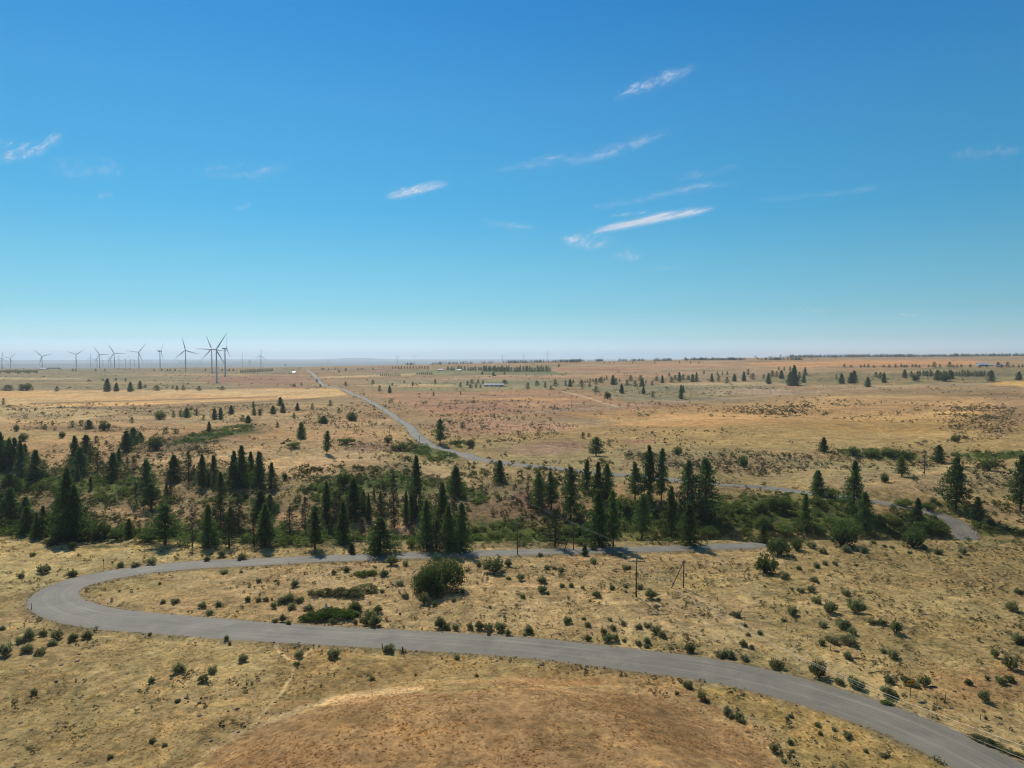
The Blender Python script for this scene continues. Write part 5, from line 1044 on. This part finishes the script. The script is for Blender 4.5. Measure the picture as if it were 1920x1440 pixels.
rest = [(787, 832.5, 16, 'at the bend of the far road'), (748, 793, 16, 'left edge of the far road, above the bend'), (730, 815, 13.5, 'in the dry slope left of the far road'),
        (701, 787, 20, 'on the left slope beside the far road'), (718, 771, 13, 'left edge of the far road, halfway up'), (739, 767, 22, 'right of the far road, halfway up'),
        (699, 746.5, 18, 'right of the far road near its upper end'), (677, 750, 9, 'left edge of the far road near its upper end'), (681.5, 741, 13, 'on the far road verge, further up'), (696, 760, 12, 'beside the middle of the far road'),
        (886, 777.5, 19, 'in the reddish field right of the far road'), (1072, 767, 26, 'left one of the pair in the red-brown field'), (1144, 763, 18, 'right one of the pair by the dirt track'),
        (1294, 751, 22, 'beside the dirt track near the dark bush mound'), (1410, 741, 18, 'on the far dirt track, left one on the pale flat'), (1487, 737, 18, 'on the far dirt track, below the tall far trees'),
        (1602, 730, 18, 'on the far dirt track, third towards the right'), (1827, 714, 9, 'by the golden field at the far right'), (1162, 716, 9, 'among the small far trees of the middle'), (651, 720, 9, 'beside the hidden dip of the far road')]
PO = {}
for px_, py_, hp, ph in rest: PO[(px_, py_)] = pole(px_, py_, hp, 'small far wooden pole ' + ph, 1.6 if hp > 12 else 0, rad=0.14)
def wire(a, b_, sag, lab, n_=14, rad=0.012, group='overhead wires'):
    m = MB(); a, b_ = Vector(a), Vector(b_); pts = [a + (b_ - a) * (i / n_) - Vector((0, 0, sag * 4 * (i / n_) * (1 - i / n_))) for i in range(n_ + 1)]
    o_ = pts[0]; m.tube([p - o_ for p in pts], [rad] * (n_ + 1), 4); o = m.build('wire', M_WIRE); o.location = o_; tag(o, lab, 'wire', group); return o
def on_ray(px_, py_, D):
    ux, uy, uz = ray(px_, py_); k = D / uy; return Vector((float(ux * k), float(uy * k), float(CAM_Z + uz * k)))
xa, ya, za, ha = PA
far_end = [on_ray(2060, 1448, 66), on_ray(2060, 1459, 66), on_ray(2060, 1430, 66), on_ray(2060, 1478, 66)]
for i, (s, e) in enumerate(zip((-0.47, -0.2, 0.2, 0.47), [far_end[0], far_end[1], far_end[2], far_end[3]])):
    wire((xa + 4 * s, ya - .2, za + ha - .1), e, 3.2 + [0.0, 0.05, 0.0, 0.1][i], 'pale overhead wire from the crossarm pole along the road verge, lower right', rad=[.015, .007, .007, .008][i])
# the off-picture pole those wires end on
xe, ye = float(far_end[0].x) , float(far_end[0].y); ze = float(H(xe, ye)); re_ = empty('utility_pole', (xe + 0.3, ye, ze), 0)
m = MB(); m.tube([(0, 0, -.6), (0, 0, far_end[0].z - ze + 0.6)], [.18, .14], 10); m.build('pole', M_POLE, re_, True); m = MB(); zt = float(far_end[0].z - ze)
mn = min(v.x for v in far_end) - xe - .5; mx_ = max(v.x for v in far_end) - xe + .3; m.box(((mn + mx_) / 2, -.2, zt - 0.1), (mx_ - mn + .6, .12, .14)); m.build('crossarm', M_POLE, re_)
tag(re_, 'wooden pole just outside the lower right corner that carries the pale wires', 'utility pole', 'wooden utility poles')
pd, pb = PD, PB; pf = PO[(787, 832.5)]
for s in (-.4, .4):
    wire((pd[0] + s, pd[1], pd[2] + pd[3] - .2), (pf[0] + s, pf[1], pf[2] + pf[3] - .2), 4.0, 'one of two thin wires crossing the ravine from the propped pole', rad=0.006)
    wire((pb[0] + s, pb[1], pb[2] + pb[3] - .2), (pd[0] + s, pd[1], pd[2] + pd[3] - .2), 1.0, 'one of two thin wires between the two propped poles', rad=0.006)

# ------------------------------------------------------------------ signs and posts
x, y, z = at1(1707, 1305); D = y * CP - (z - CAM_Z) * SP; s_ = D / F
r = empty('road_sign', (x, y, z), math.radians(8)); hgt_ = 29 * s_
m = MB(); m.box((0, 0, hgt_ / 2 - .2), (.09, .09, hgt_ + .2)); m.build('post', M_POLE, r)
pw, ph_ = 16.5 * s_, 7.5 * s_; pz = hgt_ - ph_ / 2 + 0.1
m = MB(); m.box((0, -.07, pz), (pw, .03, ph_)); pn_ = m.build('panel', M_YEL, r)
m = MB(); yv = -.092; V = [(-pw * .40, 0), (-pw * .20, ph_ * .30), (-pw * .20, ph_ * .11), (pw * .38, ph_ * .11), (pw * .38, -ph_ * .11), (-pw * .20, -ph_ * .11), (-pw * .20, -ph_ * .30)]
m.add([(a, yv, pz + b_) for a, b_ in V] + [(a, yv + .005, pz + b_) for a, b_ in V], [tuple(range(7))] + [(i, (i + 1) % 7, 7 + (i + 1) % 7, 7 + i) for i in range(7)]); m.build('arrow', M_BLK, pn_)
tag(r, 'yellow sign with a black arrow pointing left, standing by the road at lower right', 'road sign')
x, y, z = at1(613, 1163); D = y * CP; s_ = D / F; r = empty('road_sign', (x, y, z), 0); m = MB(); m.box((0, 0, 15 * s_), (.07, .07, 31 * s_)); m.build('post', M_POLE, r)
m = MB(); m.box((-.1, -.06, 27 * s_), (4.2 * s_, .03, 9 * s_)); m.build('panel', M_BLUE, r); tag(r, 'narrow grey-blue sign on a thin post in front of the green brush', 'road sign')
x, y, z = at1(194.6, 1066); D = y * CP; s_ = D / F; r = empty('road_sign', (x, y, z), 0); m = MB(); m.box((0, 0, 7.5 * s_), (.07, .07, 18 * s_)); m.build('post', M_DARKW, r)
m = MB(); m.box((0, -.06, 16 * s_), (2.6 * s_, .03, 3.2 * s_)); m.build('panel', M_BLK, r); tag(r, 'small dark sign on a thin post above the hairpin bend', 'road sign')
def post(px_, py_, hp, wd, m_, lab, nm='fence_post', cat='post', tilt=0.0, group='small posts'):
    x, y, z = at1(px_, py_); D = y * CP - (z - CAM_Z) * SP; h = hp * D / F; b_ = MB(); b_.tube([(0, 0, -.25), (0, 0, h * .5), (tilt * .05, 0, h)], [wd, wd, wd * .85], 8)
    o = b_.build(nm, m_); o.location = (x, y, z); o.rotation_euler = (0, tilt, 0); tag(o, lab, cat, group)
post(717.5, 1217, 11, .11, M_DARKW, 'dark leaning fence post left of the round sagebrush at the road edge', tilt=-.12); post(754.5, 1222, 9.5, .11, M_DARKW, 'short dark fence post right of the round sagebrush at the road edge')
post(59, 1143, 12, .07, M_DARKW, 'thin dark post at the outside of the hairpin bend')
for a in [(1475, 1181, 9, 'leftmost of the thin fence posts among the right shrubs'), (1513.5, 1199, 9, 'second of the thin fence posts among the right shrubs'), (1557, 1220, 11, 'third of the thin fence posts among the right shrubs, nearest the road'),
          (1605, 1243, 9, 'thin grey fence post between the near road and the pale mound'), (1773, 1311, 11, 'thin fence post right of the yellow arrow sign'), (1838, 1350, 12, 'thin fence post behind the pale wires at lower right'),
          (1219, 1087, 9, 'thin dead stake between the two near poles'), (1256.5, 1094, 9, 'thin dead stake beside the slanting prop pole'), (506, 1166, 12, 'thin pale post by the near road at left'), (540, 1167, 11, 'second thin pale post by the near road at left'), (1345, 1126, 7, 'thin dead stake right of the propped pole')]:
    post(a[0], a[1], a[2], .05, M_DARKW if a[0] > 700 else M_SNAG, a[3])
for a in [(1794.8, 1000.5, 8, 'white marker post on the left side of the bridge end'), (1802, 1003.5, 6, 'short white marker post on the left side of the bridge end'), (1823.5, 999.5, 6, 'short white marker post on the right side of the bridge end'), (1829, 1004, 9, 'white marker post on the right side of the bridge end')]:
    post(a[0], a[1], a[2], .13, M_POST, a[3], 'marker_post', 'marker post', .15, 'white marker posts at the bridge end')
# fallen branches
for i, (px_, py_, L_, an, lab) in enumerate([(1650, 1261, 4.2, .15, 'dark fallen branch on the grass above the road at the right'), (1612, 1237, 3.0, -.5, 'forked dead branch among shrubs above the near road'), (1390, 1146, 1.8, 1.1, 'short tilted dead stick left of the pale mounds')]):
    x, y, z = at1(px_, py_); m = MB(); m.tube([(-L_ / 2, 0, .08), (0, .1, .22), (L_ / 2, 0, .1)], [.09, .08, .03], 6); m.tube([(0, .1, .2), (L_ * .2, -.3, .7)], [.05, .02], 5)
    o = m.build('fallen_branch', M_DARKW); o.location = (x, y, z); o.rotation_euler = (0, 0, an); tag(o, lab, 'dead branch')

# ------------------------------------------------------------------ far farm buildings
def barn(px_, py_, wpx, hpx, dep, lab, roof=M_ROOF, wall=M_WALL, doors=2, rz=0.0, nm='farm_building', ridge=0.45):
    x, y, z = at1(px_, py_); D = y * CP - (z - CAM_Z) * SP; w = wpx * D / F; h = hpx * D / F; he = h * (1 - ridge); r = empty(nm, (x, y, z), rz)
    m = MB(); m.add([(-w/2, 0, -1), (w/2, 0, -1), (w/2, dep, -1), (-w/2, dep, -1), (-w/2, 0, he), (w/2, 0, he), (w/2, dep, he), (-w/2, dep, he), (-w/2, dep/2, h), (w/2, dep/2, h)],
                    [(0, 1, 5, 4), (2, 3, 7, 6), (1, 2, 6, 9, 5), (3, 0, 4, 8, 7)]); m.build('wall', wall, r)
    e = .5; t = .18; m = MB(); k = (h - he) / (dep / 2)
    for s in (0, 1):
        ya_, yb_ = (-e, dep / 2) if s == 0 else (dep + e, dep / 2); za_ = he - e * k + .1; zb = h + .1
        m.add([(-w/2-e, ya_, za_), (w/2+e, ya_, za_), (w/2+e, yb_, zb), (-w/2-e, yb_, zb), (-w/2-e, ya_, za_+t), (w/2+e, ya_, za_+t), (w/2+e, yb_, zb+t), (-w/2-e, yb_, zb+t)],
              [(0, 1, 2, 3), (7, 6, 5, 4), (0, 4, 5, 1), (0, 3, 7, 4), (1, 5, 6, 2)])
    m.build('roof', roof, r)
    for i in range(doors):
        cx_ = -w / 2 + w * (i + .7) / (doors + .4); m = MB(); m.box((cx_, -.04, he * .38), (w * .14, .08, he * .76)); m.build('door', M_DOOR, r)
    for i in range(doors + 1):
        cx_ = -w / 2 + w * (i + .3) / (doors + .6); m = MB(); m.box((cx_, -.03, he * .62), (w * .05, .06, he * .28)); m.build('window', M_DOOR, r)
    tag(r, lab, 'building'); return r
barn(1844, 686.5, 15, 6.5, 16, 'white roofed barn, largest of the far farm at the right edge', ridge=.55, doors=3)
barn(1857, 685.8, 14, 3.2, 9, 'long low white roofed shed just right of the largest far barn')
barn(1879, 686.2, 9, 3.0, 8, 'low white shed between dark trees at the right edge farm')
barn(860.5, 696, 8, 4, 12, 'white roofed house in front of the central far tree belt', ridge=.6)
barn(826, 695.5, 9, 2.8, 10, 'dark low shed left of the white roofed house in the centre distance', roof=M_ROOFG, wall=M_SNAG)
barn(926, 724.5, 38, 5.2, 11, 'long low grey-blue farm shed with dark doorways in the middle distance', roof=M_ROOFG, ridge=.55, doors=4)
barn(941.5, 722.8, 6, 3.6, 9, 'small bright white roofed shed at the right end of the long grey shed')
barn(80, 692.5, 12, 2.6, 14, 'white roofed building beside a wind turbine on the left horizon', ridge=.5)
barn(551, 699, 5, 2.2, 8, 'tiny white farmhouse left of the vanishing road')

# ------------------------------------------------------------------ high thin clouds: sheets of ice cloud 4 km up, lit by the sun
def cloud_mat(seed, dens, along, across, solid=False):
    m = mat('cirrus'); n = N(m)
    a = n('ShaderNodeAttribute', attribute_name='sheet').outputs['Vector']; s = n('ShaderNodeSeparateXYZ', ins={0: a})
    u, v = s.outputs[0], s.outputs[1]
    vs_ = n.math('ADD', n.math('MULTIPLY', v, across * 1.6), n.math('MULTIPLY', u, across * 0.9))
    vec = n('ShaderNodeCombineXYZ', ins={0: n.math('MULTIPLY', u, along), 1: vs_, 2: seed}).outputs[0]
    fib = n.noise(vec, 1.0, 9, 0.52, 0.7); big = n.noise(vec, 0.45, 3, 0.5, 0.5)
    vw = n.math('ADD', v, n.math('MULTIPLY', n.math('SUBTRACT', big, 0.5), 0.9))
    side = n.math('EXPONENT', n.math('MULTIPLY', n.math('MULTIPLY', vw, vw), -6.5))
    ends = n.rng(n.math('ABSOLUTE', u), 0.45, 1.0, 1, 0, True)
    edge0 = n.rng(n.math('ABSOLUTE', v), 0.75, 1.0, 1, 0, True)
    al = n.math('MULTIPLY', n.math('MULTIPLY', n.math('MULTIPLY', side, ends), edge0), n.rng(fib, 0.40, 0.66, 0.65 if solid else 0.2, 1.25 if solid else 1.05))
    al = n.math('MULTIPLY', al, n.math('MULTIPLY', n.rng(big, 0.38, 0.58, 0.8 if solid else 0.35, 1.2), dens), clamp=True)
    d = n('ShaderNodeBsdfDiffuse', ins={0: (0.84, 0.90, 1.0, 1)}); t = n('ShaderNodeBsdfTranslucent', ins={0: (0.82, 0.90, 1.0, 1)})
    lit = n('ShaderNodeMixShader', ins={0: 0.62, 1: d.outputs[0], 2: t.outputs[0]})
    n.out(n('ShaderNodeMixShader', ins={0: al, 1: n('ShaderNodeBsdfTransparent').outputs[0], 2: lit.outputs[0]}).outputs[0])
    return m
CLOUDS = [  # points along the streak (photo pixels), half width, density, noise along, noise across, label
    ([(1095, 440), (1140, 428), (1225, 411), (1290, 399), (1352, 387)], 13, 1.3, 3.0, 1.6, 'brightest long white cloud streak, low in the right half of the sky'),
    ([(1045, 450), (1080, 452), (1110, 455), (1160, 452)], 15, 0.65, 4.0, 1.8, 'short ragged cloud patch just under the left end of the brightest streak'),
    ([(1140, 474), (1170, 480), (1210, 486)], 13, 0.35, 3.0, 1.8, 'faint small cloud smudge below the ragged patch under the brightest streak'),
    ([(1140, 192), (1180, 168), (1225, 158), (1260, 145), (1320, 120)], 13, 0.55, 5.5, 1.7, 'feathery slanting cloud wisp highest up in the right of the sky'),
    ([(900, 322), (985, 308), (1080, 298), (1150, 285), (1210, 262), (1300, 232)], 13, 0.36, 7.0, 1.1, 'long thin curved cloud trail right of the centre, below the highest wisp'),
    ([(1090, 394), (1150, 384), (1230, 366), (1320, 350), (1400, 338)], 9, 0.26, 7.0, 1.1, 'very thin cloud line running just above the brightest streak'),
    ([(1140, 405), (1180, 402), (1225, 396)], 5, 0.4, 4.0, 1.2, 'tiny cloud sliver between the thin line and the left of the brightest streak'),
    ([(1250, 338), (1320, 325), (1400, 308)], 10, 0.16, 5.0, 1.2, 'barely visible cloud smear above and right of the brightest streak'),
    ([(715, 371), (760, 362), (795, 352), (850, 343)], 15, 0.85, 3.2, 1.7, 'small bright cloud with a pointed left tip, left of the centre of the sky'),
    ([(-10, 300), (35, 291), (75, 277), (125, 247)], 15, 0.75, 4.0, 1.6, 'bright hooked cloud wisp at the left edge of the sky'),
    ([(-20, 278), (10, 270), (30, 268)], 10, 0.4, 3.0, 1.6, 'small torn cloud scrap at the left edge above the hooked wisp'),
    ([(350, 326), (420, 322), (480, 325), (565, 303)], 16, 0.22, 6.0, 1.8, 'pale broken cloud veil between the left edge wisp and the small bright cloud'),
    ([(80, 305), (130, 320), (200, 318), (240, 335)], 22, 0.20, 5.0, 2.4, 'dim scattered cloud flecks below the hooked wisp on the left'),
    ([(175, 370), (197, 366), (215, 362)], 8, 0.3, 3.0, 1.6, 'lone dim cloud fleck low on the left of the sky'),
    ([(438, 394), (455, 388), (475, 380)], 6, 0.28, 3.0, 1.5, 'lone dim cloud fleck below the pale broken veil'),
    ([(890, 408), (925, 417), (960, 425), (1020, 432)], 9, 0.25, 5.0, 1.8, 'row of tiny cloud flecks left of the ragged patch'),
    ([(1495, 581), (1535, 581), (1575, 585)], 6, 0.4, 3.5, 1.5, 'small flat cloud sliver low in the sky over the right hills'),
    ([(1665, 594), (1700, 590), (1735, 591)], 5, 0.35, 3.5, 1.5, 'small flat cloud sliver low in the sky nearest the right edge'),
    ([(1770, 292), (1850, 286), (1930, 280)], 13, 0.20, 5.0, 1.5, 'faint cloud haze streak at the right edge of the sky'),
    ([(1400, 378), (1500, 368), (1600, 358), (1680, 348)], 8, 0.14, 6.0, 1.2, 'dim cloud trail continuing right of the brightest streak'),
    ([(1220, 504), (1255, 501), (1285, 498)], 5, 0.22, 3.5, 1.5, 'tiny faint cloud dash below and right of the faint smudge'),
]
for ci, (pts, hw, dens, al_, ac_, lab) in enumerate(CLOUDS):
    P = np.array(pts, float); t = np.linspace(0, 1, len(P)); tt = np.linspace(0, 1, 41)
    cx_ = np.interp(tt, t, P[:, 0]); cy_ = np.interp(tt, t, P[:, 1])
    cx_ = smooth(cx_, 7); cy_ = smooth(cy_, 7)
    tx, ty = np.gradient(cx_), np.gradient(cy_); l_ = np.hypot(tx, ty); nx, ny = -ty / l_, tx / l_
    V = []; A_ = []
    for u_, vv in [(i, j) for i in range(41) for j in range(9)]:
        v = -1 + 2 * vv / 8; w = hw * (1.15 if ci in (0, 8) else 1.9) * (0.55 + 0.45 * math.sin(math.pi * tt[u_]))
        dx, dy, dz = ray(cx_[u_] + nx[u_] * v * w, cy_[u_] + ny[u_] * v * w)
        alt = 4000 + 18 * ci + 60 * float(fbm(np.array([u_ / 6.0]), np.array([vv / 3.0]), 400 + ci, 2)[0])
        k = (alt - CAM_Z) / dz; V.append((dx * k, dy * k, alt)); A_.append((2 * tt[u_] - 1, v, 0, 1))
    V = np.array(V); org = V.mean(0); idx = np.arange(41 * 9).reshape(41, 9)
    Q = np.stack([idx[:-1, :-1], idx[1:, :-1], idx[1:, 1:], idx[:-1, 1:]], -1).reshape(-1, 4)
    o = link('cloud', mesh_np('cloud', V - org, Q, [cloud_mat(ci * 13.7, dens, al_, ac_, ci in (0, 8))], smooth_=True, attrs={'sheet': ('POINT', np.array(A_))}))
    o.location = org; tag(o, lab, 'cloud', 'thin high clouds in the blue sky')

# ------------------------------------------------------------------ the air: one closed box of even haze round camera and scene
hz = MB().box((0, 0, 0), (86000, 86000, 400)); m = mat('air_haze'); n = N(m)
pv = n('ShaderNodeVolumePrincipled', ins={'Color': HAZE_COL, 'Density': HAZE_D, 'Anisotropy': 0.35})
o_ = n('ShaderNodeOutputMaterial'); n.t.links.new(pv.outputs[0], o_.inputs['Volume'])
hb = hz.build('haze', m); hb.location = (0, 0, float(GZ.min()) - 1 + 200); tag(hb, kind='stuff')
